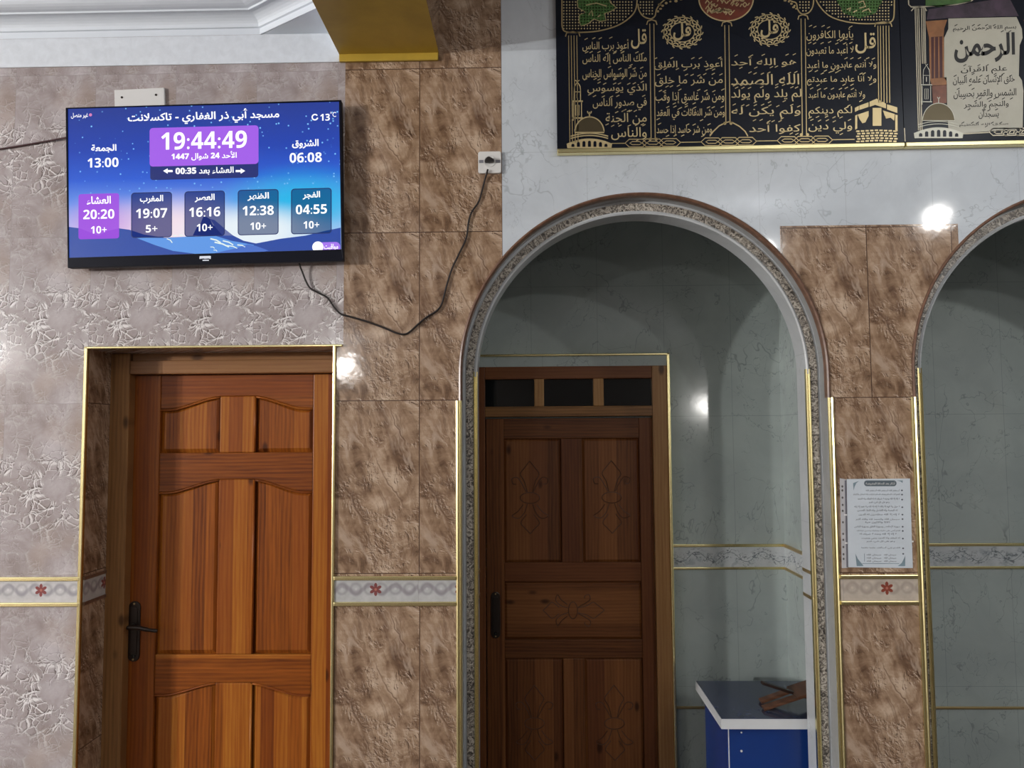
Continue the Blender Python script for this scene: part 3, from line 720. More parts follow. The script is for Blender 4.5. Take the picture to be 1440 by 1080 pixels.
for i, ((a_, b_), (c_, d_)) in enumerate(P2):
    pn = obj('panel', raised(BM(), rect(x2(a_), x2(b_), z2(d_), z2(c_)), YL2 + 0.014, YL2 + 0.006, 0.012), M['dk_h'] if i == 2 else M['dk_v'], d2)
    bm = BM(); cx = (x2(a_) + x2(b_)) / 2; cz = (z2(c_) + z2(d_)) / 2
    if i == 2: lily(bm, cx, cz, 0.105, YL2 + 0.006, True)
    elif i < 2: lily(bm, cx + (0.003 if i else -0.012), z2(700), 0.125, YL2 + 0.006)
    else: lily(bm, cx, z2(1018), 0.125, YL2 + 0.006)
    obj('carving', bm, M['carve'], pn)
handle(d2, x2(696.5), WZ(697, 897, YL2), WZ(697, 832, YL2), 0.042, YL2, False)

# ------------------------------------------------------------------ emission helpers for the lit screen
def glow(name, col, s=1.0): return material(name, (0, 0, 0), 0.3, emit=col, es=s)
def srgb(r, g, b): return tuple(((c / 255) / 12.92 if c / 255 <= 0.04045 else ((c / 255 + 0.055) / 1.055) ** 2.4) for c in (r, g, b))
def glass_card(name, col, a):
    m = bpy.data.materials.new(name); m.use_nodes = True; nt = m.node_tree; out = nt.nodes['Material Output']
    nt.nodes.remove(nt.nodes['Principled BSDF'])
    e = nt.nodes.new('ShaderNodeEmission'); e.inputs[0].default_value = (*col, 1); t = nt.nodes.new('ShaderNodeBsdfTransparent')
    mx = nt.nodes.new('ShaderNodeMixShader'); mx.inputs[0].default_value = a
    nt.links.new(t.outputs[0], mx.inputs[1]); nt.links.new(e.outputs[0], mx.inputs[2]); nt.links.new(mx.outputs[0], out.inputs[0])
    return m
# ------------------------------------------------------------------ television
YT = -0.056
tv = thing('flat_screen_television', (WX(288, 260, YT), -0.05, WZ(288, 376, YT)), 'flat wall television showing a purple and blue prayer-times clock screen', 'television')
q = [W(93, 152, YT), W(480.3, 141, YT), W(483, 367, YT), W(96, 377, YT)]
def shrink(q, k): 
    cx = sum(p[0] for p in q) / 4; cz = sum(p[1] for p in q) / 4
    return [((x - cx) * k + cx, (z - cz) * k + cz) for x, z in q]
obj('housing', prism(BM(), q, YT + 0.002, -0.032), M['black'], tv, bevel=0.004)
obj('rear_cover', prism(BM(), shrink(q, 0.82), -0.033, -0.018), M['black'], tv, bevel=0.006)
obj('mount_arm', prism(BM(), shrink(q, 0.30), -0.019, -0.0115), M['lock'], tv)
def T(cx, cy, Y=YT): return W(80 + cx / 3.4286, 130 + cy / 3.4286, Y)
def tq(x0, x1, y0, y1, Y=YT):                 # upright box on the tilted screen: y drops to the left by the tilt
    def t(x): return -(x - (x0 + x1) / 2) * 0.026
    return [T(x0, y0 + t(x0), Y), T(x1, y0 + t(x1), Y), T(x1, y1 + t(x1), Y), T(x0, y1 + t(x0), Y)]
fo = q; fi = [T(54, 80), T(1361, 45), T(1372, 757), T(60, 798)]
bm = BM()
for i in range(4):
    j = (i + 1) % 4; prism(bm, [fo[i], fo[j], fi[j], fi[i]], YT - 0.004, YT + 0.002)
obj('bezel', bm, M['black'], tv, bevel=0.001)
# brand mark and sensor on the lower bezel
bm = BM(); put_text(bm, 'ــ', tq(690, 745, 790, 800), YT - 0.0045)
for k in range(7): quadbox(bm, tq(690 + k * 8, 696 + k * 8, 794 + (k % 2) * 2, 804 - (k % 3)), YT - 0.0046, YT - 0.003)
quadbox(bm, tq(705, 735, 808, 813), YT - 0.0046, YT - 0.003)
obj('maker_mark', bm, glow('mark_glow', (0.75, 0.78, 0.85)), tv)  # unlit bezel mark, its brightness painted in as a glow
obj('sensor_housing', quadbox(BM(), tq(820, 890, 806, 822, YT), YT - 0.005, YT + 0.002), M['black'], tv, bevel=0.001)
# picture: sky gradient, stars, dunes
m = bpy.data.materials.new('screen_picture'); m.use_nodes = True; nt = m.node_tree; b = nt.nodes['Principled BSDF']
b.inputs['Base Color'].default_value = (0, 0, 0, 1); b.inputs['Roughness'].default_value = 0.25
x, y, z = xyz(nt)
xa, xb = fi[3][0], fi[1][0]; za, zb_ = fi[3][1], fi[1][1]
u = (x - xa) / (xb - xa); v = (z - za - (x - xa) * 0.018) / (zb_ - za - (xb - xa) * 0.018)
base = ramp(nt, v, [(0.18, srgb(190, 205, 250)), (0.36, srgb(105, 150, 240)), (0.52, srgb(45, 95, 215)), (0.72, srgb(36, 70, 180)), (1.0, srgb(40, 62, 150))])
lf = hyp((u - 0.38) / 0.36, (v - 0.17) / 0.30).step(0.15, 1.0, 1.0, 0.0)
c = mix(nt, lf * 0.9, base, srgb(255, 232, 240))
pk = hyp((u - 0.12) / 0.22, (v - 0.22) / 0.24).step(0.1, 1.0, 1.0, 0.0); c = mix(nt, pk * 0.6, c, srgb(210, 140, 225))
cy = hyp((u - 0.86) / 0.40, (v - 0.30) / 0.32).step(0.15, 1.0, 1.0, 0.0); c = mix(nt, cy * 0.9, c, srgb(10, 190, 240))
wh = hyp((u - 0.68) / 0.34, (v - 0.14) / 0.22).step(0.25, 1.0, 1.0, 0.0); c = mix(nt, wh * 0.95, c, srgb(240, 250, 255))
sd = voro(nt, vec(nt, x, z), 42.0); sr = noise(nt, vec(nt, x, z, 3.0), 11.0, 2).step(0.30, 0.50)
c = mix(nt, sd.step(0.09, 0.17, 1.0, 0.0) * sr * v.step(0.36, 0.50), c, srgb(130, 200, 255))
nt.links.new(c, b.inputs['Emission Color']); b.inputs['Emission Strength'].default_value = 1.0
scr = obj('screen', prism(BM(), fi, YT - 0.0005, YT + 0.001), m, tv)
L1, L2, L3, L4, L5 = [YT - 0.0005 - 0.0003 * k for k in range(1, 6)]
def poly(pts, mat, Y, name):
    return obj(name, prism(BM(), [T(a, b_, Y) for a, b_ in pts], Y, Y + 0.0001), mat, scr)
poly([(56, 648), (110, 655), (200, 690), (245, 668), (300, 655), (350, 662), (420, 685), (520, 700), (640, 695), (760, 690), (830, 680), (900, 715), (960, 728), (1080, 705), (1200, 690), (1290, 668), (1368, 652), (1370, 756), (58, 797)], glow('dune_blue', srgb(40, 75, 165)), L1, 'dune')
poly([(380, 700), (520, 702), (640, 694), (760, 690), (840, 715), (950, 735), (940, 760), (800, 770), (700, 782), (560, 764), (470, 735)], glow('dune_light', srgb(95, 155, 235)), L2, 'dune')
poly([(760, 775), (860, 752), (920, 732), (960, 740), (1020, 762), (1000, 768)], glow('dune_mid', srgb(75, 115, 205)), L3, 'dune')
poly([(655, 690), (675, 650), (690, 640), (705, 600), (722, 600), (738, 610), (752, 640), (790, 655), (808, 690)], glow('mountain_dark', srgb(35, 40, 85)), L2, 'mountain')
poly([(738, 610), (760, 615), (790, 640), (812, 660), (850, 690), (800, 690), (768, 655)], glow('mountain_light', srgb(110, 120, 175)), L3, 'mountain')
vw = glow('village_white', srgb(235, 250, 245))
for (x0, y0, x1, y1, w) in ((740, 705, 790, 725, 7), (760, 722, 830, 745, 7), (800, 715, 850, 735, 6), (820, 738, 870, 752, 5), (870, 735, 908, 745, 6), (530, 705, 556, 725, 5), (740, 745, 760, 752, 4), (755, 760, 772, 766, 4), (562, 690, 575, 694, 5), (590, 688, 606, 692, 5)):
    bm = BM(); ribbon(bm, [T(x0, y0, L3), T((x0 + x1) / 2 + 4, (y0 + y1) / 2 - 3, L3), T(x1, y1, L3)], w / 3.4286 / FPX * 2.7, L3, L3 + 0.0001)
    obj('village_light', bm, vw, scr)
# cards
def card(x0, x1, y0, y1, r, mat, Y, name='card'):
    pts = [T(a, b_ - (a - (x0 + x1) / 2) * 0.026, Y) for a, b_ in rrect(x0, x1, y0, y1, r)]
    return obj(name, prism(BM(), pts, Y, Y + 0.0001), mat, scr), pts
dk = glass_card('card_dark', srgb(34, 50, 125), 0.6); dk2 = glass_card('card_teal', srgb(24, 60, 120), 0.5); ln = glow('card_outline', srgb(24, 40, 100))
vi = glow('violet_card', srgb(168, 98, 240)); vi2 = glass_card('pink_card', srgb(170, 90, 235), 0.72); nv = glow('navy_card', srgb(32, 46, 118))
card(450, 971, 330, 416, 14, nv, L2); card(447, 972, 165, 351, 16, vi, L3)
card(104, 300, 488, 706, 12, vi2, L4)
CARDS = [(360, 553, 483, 698), (617, 808, 477, 692), (874, 1067, 470, 685), (1131, 1323, 464, 680)]
for (a_, b_, c_, d_) in CARDS:
    o, pts = card(a_, b_, c_, d_, 14, dk if a_ < 850 else dk2, L4)
    bm = BM(); ribbon(bm, pts, 0.003, L4 - 0.0002, L4, closed=True); obj('outline', bm, ln, scr)
card(1240, 1366, 722, 772, 22, glow('logo_violet', srgb(170, 120, 245)), L2)
X, Z = T(1258, 745, L3); rr = 28 / 3.4286 / FPX * 2.7
wt = glow('screen_white', (1, 1, 1), 1.25)
bm = BM(); prism(bm, ell(X, Z, rr, rr, 28), L3, L3 + 0.0001)
quadbox(bm, tq(1268, 1330, 766, 775), L3, L3 + 0.0001)
obj('logo', bm, wt, scr)
LB = L5
def txt(s, x0, x1, y0, y1, off=0.012, bm=None):
    bm = BM(); off = off if any(c in AR for c in s) else 0.0
    put_text(bm, s, tq(x0, x1, y0, y1, LB), LB, 0, off); return obj('lettering', bm, wt, scr)
bm = BM()
txt('مسجد أبي ذر الغفاري - تاكسلانت', 342, 1072, 82, 150, 0.02, bm)
txt('غير متصل', 68, 150, 98, 126, 0.01, bm)
txt('13', 1270, 1316, 103, 136, 0.03, bm); txt('°C', 1318, 1346, 93, 118, 0.02, bm)
txt('الجمعة', 165, 287, 250, 290, 0.025, bm); txt('13:00', 148, 297, 315, 361, 0.035, bm)
txt('الشروق', 1134, 1262, 226, 270, 0.025, bm); txt('06:08', 1122, 1277, 290, 337, 0.035, bm)
txt('19:44:49', 503, 916, 188, 272, 0.035, bm)
txt('الأحد 24 شوال 1447', 552, 867, 286, 327, 0.02, bm)
txt('العشاء بعد 00:35', 572, 852, 360, 398, 0.02, bm)
for x0, d in ((512, 1), (908, -1)):          # little arrows beside the countdown
    bm = BM(); prism(bm, [T(a, b_, LB) for a, b_ in ((x0, 378), (x0 + 22 * d, 366), (x0 + 22 * d, 374), (x0 + 46 * d, 374), (x0 + 46 * d, 384), (x0 + 22 * d, 384), (x0 + 22 * d, 392))], LB, LB + 0.0001); obj('arrow_icon', bm, wt, scr)
for (n_, t_, p_), (a_, b_, c_, d_) in zip((('العشاء', '20:20', '10+'), ('المغرب', '19:07', '5+'), ('العصر', '16:16', '10+'), ('الظهر', '12:38', '10+'), ('الفجر', '04:55', '10+')), [(104, 300, 488, 706)] + CARDS):
    cx = (a_ + b_) / 2; w = {'العشاء': 116, 'المغرب': 112, 'العصر': 96, 'الظهر': 104, 'الفجر': 84}[n_]
    txt(n_, cx - w / 2, cx + w / 2, c_ + 12, c_ + 52, 0.025, bm); txt(t_, cx - 75, cx + 75, c_ + 76, c_ + 122, 0.035, bm)
    pw = 76 if len(p_) == 3 else 56
    txt(p_, cx - pw / 2, cx + pw / 2, c_ + 156, c_ + 192, 0.035, bm)
bm = BM(); X, Z = T(1244, 119, LB); rr = 14 / 3.4286 / FPX * 2.7
ribbon(bm, ell(X, Z, rr, rr, 20, 0.6, 2 * math.pi - 0.2), 0.0045, LB, LB + 0.0001); obj('moon_icon', bm, wt, scr)
txt('مواقيت', 1288, 1356, 730, 762, 0.02, bm)
X, Z = T(162, 108, LB)
obj('status_dot', prism(BM(), ell(X, Z, 0.0058, 0.0058, 14), LB, LB + 0.0001), glow('status_pink', srgb(220, 130, 190)), scr)

# white bracket plate above the television
bp = thing('bracket_plate', (WX(196, 140), -0.006, WZ(196, 148)), 'white rectangular bracket plate with two holes fixed above the television', 'bracket')
c4 = [W(160.5, 126.5, -0.01), W(231, 123, -0.01), W(232.5, 165, -0.01), W(161.5, 168, -0.01)]
obj('plate', prism(BM(), c4, -0.011, -0.0005), M['white_pl'], bp, bevel=0.003)
for a_, b_ in ((171.5, 137), (219.5, 133.5)):
    X, Z = W(a_, b_, -0.011); bm = BM(); tube(bm, [(X, -0.0125, Z), (X, -0.009, Z)], 0.0042, 12); obj('screw', bm, M['lock'], bp)

# power socket, its plug and cord
sk = thing('wall_socket', (WX(688, 228), -0.006, WZ(688, 243)), 'white square wall socket at the edge of the brown tiles', 'socket')
def sp(a, b_, Y=-0.012): return W(660 + a / 18, 200 + b_ / 18, Y)
sx0, sz1 = sp(222, 232); sx1, sz0 = sp(808, 776)
pl = rrect(sx0, sx1, sz0, sz1, 0.008)
obj('cover_plate', prism(BM(), pl, -0.012, -0.0005), M['white_pl'], sk, bevel=0.002)
bm = BM(); X, Z = sp(510, 480); ribbon(bm, ell(X, Z, 0.020, 0.020, 32), 0.004, -0.0145, -0.011, closed=True); obj('socket_ring', bm, M['white_pl'], sk)
za_, zb2 = sp(0, 530)[1], sp(0, 455)[1]
for u0, u1 in ((sx0 + 0.003, sp(395, 0)[0]), (sp(640, 0)[0], sx1 - 0.003)): obj('side_slot', box(BM(), u0, u1, -0.0125, -0.011, za_, zb2), M['slot'], sk)
pc_ = thing('power_cord', (WX(569, 470), -0.006, WZ(569, 470)), 'thin black power cord sagging from the television to the wall socket', 'cord')
pts = [(*W(690 - 1, 227, -0.04), -0.035), (*W(687, 233, -0.03), -0.030)]
route = [(686, 238, -0.022), (682, 252, -0.008), (678, 268, -0.007), (673, 284, -0.007), (663.5, 298, -0.007), (659, 312, -0.007), (655.6, 335, -0.007), (646, 356, -0.007), (635.6, 378, -0.007), (628, 402, -0.007), (624, 418, -0.007), (620, 430, -0.007), (613, 438, -0.007), (600, 446, -0.007), (588, 456, -0.007), (577, 466, -0.007), (569, 470, -0.007), (558, 468.5, -0.007), (540, 461, -0.007), (515, 452, -0.007), (489, 444.5, -0.007), (480, 442, -0.007), (471, 434, -0.007), (463, 422, -0.007), (458, 417, -0.008), (448, 412, -0.008), (436, 405, -0.010), (430, 395, -0.012), (425, 382, -0.018), (421.5, 373, -0.026), (420, 364, -0.028)]
P3 = []
for a_, b_, Y in route:
    X, Z = W(a_, b_, Y); P3.append((X, Y, Z))
bm = BM(); tube(bm, spline(P3, 5), 0.0034, 8); obj('cable', bm, M['cable'], pc_, smooth=True)
bm = BM(); pts = [sp(390, 505), sp(420, 460), sp(470, 415), sp(520, 408), sp(560, 435), sp(610, 465), sp(640, 492), sp(610, 530), sp(520, 540), sp(420, 535)]
prism(bm, pts, -0.034, -0.0115); obj('plug', bm, M['cable'], pc_, bevel=0.005)
cb = thing('television_cable', (WX(30, 205), -0.006, WZ(30, 205)), 'thin dark red cable running left from behind the television', 'cable')
P3 = []
for a_, b_, Y in ((-60, 219, -0.006), (-20, 213, -0.006), (0, 209.5, -0.006), (25, 205.5, -0.006), (60, 199.5, -0.007), (93, 193.5, -0.012), (118, 190, -0.015), (140, 188, -0.0155)):
    X, Z = W(a_, b_, Y); P3.append((X, Y, Z))
bm = BM(); tube(bm, spline(P3, 5), 0.0032, 8); obj('cable', bm, M['red_cable'], cb, smooth=True)

# ------------------------------------------------------------------ calligraphy panels
YP = -0.022
def pcp(cx, cy, Y=YP): return W(770 + cx / 2.769, cy / 2.769, Y)
def pq(x0, x1, y0, y1, Y=YP):
    def t(x): return -(x - (x0 + x1) / 2) * 0.012
    return [pcp(x0, y0 + t(x0), Y), pcp(x1, y0 + t(x1), Y), pcp(x1, y1 + t(x1), Y), pcp(x0, y1 + t(x0), Y)]
SC = 1 / 2.769 / FPX * 2.78                    # crop pixel -> metres on the panel
ZTOP = ZR - 0.12
def board(name, pxl, pxr, bl, br, label):
    t = thing(name, (WX((pxl + pxr) / 2, 205), -0.01, WZ(pxl, 213)), label, 'wall panel', 'calligraphy panels')
    x0, z0 = W(pxl, bl, YP); x1, z1 = W(pxr, br, YP)
    obj('panel_board', prism(BM(), [(x0, z0), (x1, z1), (x1, ZTOP), (x0, ZTOP)], YP, -0.0005), M['navy'], t)
    h = 0.0165
    obj('frame_strip', prism(BM(), [(x0, z0 - h), (x1, z1 - h), (x1, z1 + 0.001), (x0, z0 + 0.001)], YP - 0.008, -0.0005), M['gold'], t, bevel=0.003)
    obj('frame_strip', prism(BM(), [(x0, ZTOP), (x1, ZTOP), (x1, ZTOP + h), (x0, ZTOP + h)], YP - 0.008, -0.0005), M['gold'], t, bevel=0.003)
    return t
p1 = board('calligraphy_panel', 783.6, 1271.4, 210.3, 201.2, 'black wall panel with four columns of gold Arabic verses above the first arch')
YI = YP - 0.0014
rs = random.Random(11)
def verse(bm, s, x0, x1, y0, y1, marks=True, off=0.004):
    bm = BM()
    put_text(bm, s, pq(x0, x1, y0 + (y1 - y0) * 0.10, y1, YI), YI, 0, off)
    if marks:                                  # vowel strokes
        n = max(2, int((x1 - x0) / 26))
        for k in range(n):
            cx = x0 + (k + 0.5 + rs.uniform(-0.3, 0.3)) * (x1 - x0) / n; up = rs.random() < 0.72
            cy_ = (y0 - 1 + rs.uniform(-3, 5)) if up else (y1 + rs.uniform(-3, 2))
            ribbon(bm, [pcp(cx - 6, cy_ + 3, YI), pcp(cx + 6, cy_ - 3, YI)], 3.0 * SC, YI, YI + 0.0006)
    obj('verse_lettering', bm, M['inlay'], p1)
for s, x0, x1, y0, y1 in (
    ('أعوذ برب الناس', 136, 316, 148, 200), ('ملك الناس إله الناس', 136, 386, 206, 252), ('من شر الوسواس الخناس', 136, 386, 264, 310), ('الذي يوسوس', 155, 386, 322, 370),
    ('في صدور الناس', 176, 386, 376, 430), ('من الجنة', 226, 386, 434, 486), ('والناس', 248, 386, 490, 545),
    ('أعوذ برب الفلق', 415, 682, 224, 271), ('من شر ما خلق', 418, 682, 290, 336), ('ومن شر غاسق إذا وقب', 420, 688, 352, 404), ('ومن شر النفاثات في العقد', 425, 690, 418, 466), ('ومن شر حاسد إذا حسد', 425, 640, 482, 530),
    ('هو الله أحد', 715, 970, 214, 262), ('الله الصمد', 715, 980, 284, 331), ('لم يلد ولم يولد', 715, 988, 342, 396), ('ولم يكن له', 716, 985, 410, 460), ('كفوا أحد', 785, 985, 470, 522),
    ('يأيها الكافرون', 1008, 1190, 104, 158), ('لا أعبد ما تعبدون', 1008, 1192, 166, 218), ('ولا أنتم عابدون ما أعبد', 1010, 1280, 228, 276), ('ولا أنا عابد ما عبدتم', 1010, 1280, 284, 330), ('ولا أنتم عابدون ما أعبد', 1015, 1236, 344, 392),
    ('لكم دينكم', 1016, 1186, 410, 456), ('ولي دين', 1016, 1186, 470, 520)):
    verse(bm, s, x0, x1, y0, y1)
verse(bm, 'قل', 325, 386, 104, 190, False, 0.012); verse(bm, 'قل', 1198, 1278, 118, 208, False, 0.012)
# columns, chain, scalloped arches
bm = BM()
def vline(x, y0, y1, w=3.2, lean=0.012): ribbon(bm, [pcp(x, y0, YI), pcp(x + (y1 - y0) * lean, y1, YI)], w * SC, YI, YI + 0.001)
for xs, y0, y1 in (((82, 92, 103, 114), 138, 555), ((398, 414), 92, 540), ((690, 706), 98, 478), ((987, 1003), 72, 522), ((1286, 1296, 1307, 1318, 1329), 100, 400)):
    for x_ in xs: vline(x_, y0, y1)
    a_, b_ = xs[0] - 8, xs[-1] + 8
    ribbon(bm, [pcp(a_ - 4, y0 + 4, YI), pcp(a_, y0 - 10, YI), pcp((a_ + b_) / 2, y0 - 15, YI), pcp(b_, y0 - 10, YI), pcp(b_ + 4, y0 + 4, YI)], 4.5 * SC, YI, YI + 0.001)
    if y1 > 450 and len(xs) == 2:
        for s_ in (-1, 1): X, Z = pcp((xs[0] + xs[-1]) / 2 + s_ * 12 + (y1 - y0) * 0.012, y1 + 2, YI); prism(bm, ell(X, Z, 6 * SC, 6 * SC, 10), YI, YI + 0.001)
def yb(x): return 556 - (x - 400) * 0.017
def rib(p, w=3.4, closed=False): ribbon(bm, [pcp(a_, b_, YI) for a_, b_ in p], w * SC, YI, YI + 0.001, closed=closed)
for cx in (410, 706, 1002):
    for k in (-1, 0, 1):
        x_ = cx + k * 66; y_ = yb(x_)
        rib([(x_ - 42, y_), (x_ - 26, y_ - 15), (x_ + 26, y_ - 15), (x_ + 42, y_), (x_ + 26, y_ + 15), (x_ - 26, y_ + 15)], 3.4, True)
        rib([(x_ - 24, y_), (x_ - 14, y_ - 6), (x_ + 14, y_ - 6), (x_ + 24, y_), (x_ + 14, y_ + 6), (x_ - 14, y_ + 6)], 3.0, True)
for a_, b_ in ((248, 302), (518, 598), (814, 894), (1110, 1196)): rib([(a_, yb(a_)), (b_, yb(b_))], 3)
rib([(632, 530), (645, 512), (668, 490), (692, 478), (706, 474), (722, 478), (748, 492), (770, 512), (780, 530)], 4.5)
def curve(p, n=6): return [(q_.x, q_.y) for q_ in spline(p, n)]
rib(curve([(56, -40), (56, 60), (58, 108), (75, 124), (130, 126), (200, 120), (270, 100), (320, 68), (345, 30), (350, -40)]), 5)
rib(curve([(352, 15), (356, 38), (372, 62), (400, 73), (418, 62), (424, 38), (436, 18), (452, 2), (480, -20)]), 5)
rib(curve([(912, -25), (945, 2), (968, 12), (974, 36), (990, 54), (1015, 50), (1030, 32), (1036, 5), (1035, -30)]), 5)
rib(curve([(1040, -20), (1052, 12), (1085, 52), (1130, 76), (1200, 90), (1270, 92), (1325, 88), (1345, 76), (1350, 40), (1350, -40)]), 5)
for a_, b_ in ((436, 18), (440, 34), (430, 44), (448, 22), (462, 12), (478, 6), (500, 4), (520, -2), (962, 22), (950, 14), (940, 6), (968, 34), (925, 2), (958, 28)):
    X, Z = pcp(a_, b_, YI); prism(bm, ell(X, Z, rs.uniform(4, 7) * SC, rs.uniform(3, 6) * SC, 8), YI, YI + 0.001)
obj('column_ornament', bm, M['gold_dark'], p1)
# lattice dots
bm = BM()
def inside(p, poly_):
    c_ = False; n = len(poly_)
    for i in range(n):
        (x1, y1), (x2, y2) = poly_[i], poly_[i - 1]
        if (y1 > p[1]) != (y2 > p[1]) and p[0] < (x2 - x1) * (p[1] - y1) / (y2 - y1) + x1: c_ = not c_
    return c_
pa = [(62, -60), (62, 112), (130, 120), (200, 114), (268, 94), (314, 64), (338, 28), (342, -60)]
pb = [(1048, -60), (1060, 10), (1088, 46), (1130, 68), (1200, 82), (1270, 84), (1338, 76), (1342, -60)]
pcx = [(358, -30), (362, 34), (374, 56), (400, 66), (414, 54), (418, 30), (416, -30)]
pd = [(978, -30), (978, 30), (992, 46), (1014, 44), (1026, 28), (1030, -30)]
for poly_ in (pa, pb, pcx, pd):
    for i in range(130):
        for j in range(16):
            p_ = (40 + i * 11.5, -50 + j * 11.5)
            if inside(p_, poly_): prism(bm, pq(p_[0] - 2.6, p_[0] + 2.6, p_[1] - 2.6, p_[1] + 2.6, YI), YI, YI + 0.0008)
obj('lattice_dots', bm, M['inlay'], p1)['kind'] = 'stuff'
# round medallions
for cx, cy_ in ((525, 125), (865, 115)):
    bm = BM()
    for k in range(16):
        a_ = 2 * math.pi * k / 16; x_ = cx + 70 * math.cos(a_); y_ = cy_ + 56 * math.sin(a_)
        ribbon(bm, [pcp(x_ + 11 * math.cos(a_ + t_ * 0.9), y_ + 10 * math.sin(a_ + t_ * 0.9), YI) for t_ in range(0, 6)], 4.5 * SC, YI, YI + 0.001)
        X, Z = pcp(cx + 52 * math.cos(a_ + 0.2), cy_ + 42 * math.sin(a_ + 0.2), YI); prism(bm, ell(X, Z, 5 * SC, 4 * SC, 8), YI, YI + 0.001)
    for r_ in (1.0, 0.66): ribbon(bm, [pcp(cx + 72 * r_ * math.cos(a_ * math.pi / 20), cy_ + 58 * r_ * math.sin(a_ * math.pi / 20), YI) for a_ in range(40)], 3.2 * SC, YI, YI + 0.001, closed=True)
    put_text(bm, 'قل', pq(cx - 36, cx + 34, cy_ - 36, cy_ + 32, YI), YI, 0, 0.02)
    obj('medallion', bm, M['inlay'], p1)
red = m_paint('red_enamel', (0.14, 0.028, 0.013), 30, 0.25, 0.3); grn = m_paint('green_enamel', (0.06, 0.14, 0.035), 24, 0.3, 0.3)
o = obj('red_disc', prism(BM(), [pcp(695 + 106 * math.cos(a_ * math.pi / 24), -6 + 88 * math.sin(a_ * math.pi / 24), YI) for a_ in range(48)], YI, YI + 0.001), red, p1)
bm = BM(); ribbon(bm, [pcp(695 + 106 * math.cos(a_ * math.pi / 24), -6 + 88 * math.sin(a_ * math.pi / 24), YI) for a_ in range(48)], 5 * SC, YI - 0.0006, YI, closed=True)
for k in range(26):
    x_ = 695 + rs.uniform(-80, 80); y_ = rs.uniform(-5, 58)
    if ((x_ - 695) / 92) ** 2 + ((y_ + 6) / 74) ** 2 < 1: ribbon(bm, [pcp(q_.x, q_.y, YI) for q_ in spline([(x_ - 13, y_ + 5), (x_ - 5, y_ - 6), (x_ + 5, y_ + 5), (x_ + 13, y_ - 4)], 4)], 4 * SC, YI - 0.0006, YI)
obj('disc_ornament', bm, M['inlay'], o)
lf_ = [(115, 5), (130, -20), (160, -40), (230, -40), (245, 10), (268, 30), (245, 46), (222, 52), (228, 80), (205, 84), (180, 74), (160, 92), (130, 102), (122, 80), (124, 58), (148, 48), (118, 30)]
o = obj('green_leaf', prism(BM(), [pcp(a_, b_, YI) for a_, b_ in lf_], YI, YI + 0.001), grn, p1)
bm = BM(); ribbon(bm, [pcp(a_, b_, YI) for a_, b_ in lf_], 3 * SC, YI - 0.0005, YI, closed=True)
for p_ in ([(160, 60), (172, 40), (176, 62)], [(196, 66), (206, 58)], [(150, 20), (190, 12), (230, 24)]): ribbon(bm, [pcp(a_, b_, YI) for a_, b_ in p_], 4 * SC, YI - 0.0005, YI)
obj('leaf_ornament', bm, M['inlay'], o)
gc = [(1215 + 84 * math.cos(a_ * math.pi / 16) * (1 + 0.05 * math.cos(a_ * math.pi / 2)), 2 + 66 * math.sin(a_ * math.pi / 16) * (1 + 0.05 * math.cos(a_ * math.pi / 2))) for a_ in range(32)]
o = obj('green_disc', prism(BM(), [pcp(a_, b_, YI) for a_, b_ in gc], YI, YI + 0.001), grn, p1)
bm = BM()
for p_ in ([(1165, 38), (1180, 30), (1176, 44)], [(1210, 10), (1230, 4), (1238, 26), (1214, 32)], [(1225, 45), (1250, 34), (1258, 48)], [(1190, 48), (1205, 40)]): ribbon(bm, [pcp(a_, b_, YI) for a_, b_ in p_], 5 * SC, YI - 0.0005, YI)
obj('disc_ornament', bm, M['inlay'], o)
# domed building and minaret at the lower left, cube-shaped shrine at the lower right
def domed(t, P, mt, md, nar, base_x, base_y, w, hgt, Y, sc):
    bm = BM(); cx = base_x
    pts = [P(cx + w * 0.44 * math.cos(a_ * math.pi / 20), base_y - hgt * 0.42 - hgt * 0.42 * math.sin(a_ * math.pi / 20), Y) for a_ in range(21)]
    prism(bm, pts, Y, Y + 0.001); o = obj('dome', bm, md, t)
    bm = BM(); ribbon(bm, pts, 4.5 * sc, Y - 0.0006, Y, closed=True)
    ribbon(bm, [P(cx, base_y - hgt * 0.84, Y), P(cx, base_y - hgt * 0.97, Y)], 5 * sc, Y - 0.0006, Y)
    ribbon(bm, [P(cx + 8 * math.cos(a_), base_y - hgt * 0.98 - 8 * math.sin(a_), Y) for a_ in (math.pi * 0.9, math.pi * 1.2, math.pi * 1.5, math.pi * 1.8, math.pi * 2.1)], 4 * sc, Y - 0.0006, Y)
    for f_ in (0.40, 0.34): ribbon(bm, [P(cx + w * 0.56 * t_, base_y - hgt * (f_ - 0.08 * abs(t_) ** 2), Y) for t_ in [k / 6 for k in range(-6, 7)]], 4.5 * sc, Y - 0.0006, Y)
    # arcade wall
    top = [P(cx + w * 0.60 * t_, base_y - hgt * (0.26 - 0.11 * t_ * t_), Y) for t_ in [k / 8 for k in range(-8, 9)]]
    prism(bm, [P(cx - w * 0.66, base_y, Y)] + [P(cx - w * 0.68, base_y - hgt * 0.12, Y)] + top + [P(cx + w * 0.68, base_y - hgt * 0.12, Y), P(cx + w * 0.66, base_y, Y)], Y, Y + 0.001)
    obj('arcade', bm, mt, o)
    bm = BM()
    for k in range(-3, 4):
        x_ = cx + k * w * 0.165; h_ = hgt * (0.20 - 0.009 * k * k); r_ = w * 0.045
        prism(bm, [P(x_ - r_, base_y - hgt * 0.035, Y)] + [P(x_ - r_ * math.cos(a_ * math.pi / 8), base_y - h_ + r_ - r_ * math.sin(a_ * math.pi / 8), Y) for a_ in range(9)] + [P(x_ + r_, base_y - hgt * 0.035, Y)], Y - 0.0006, Y)
    obj('archway', bm, nar, o)
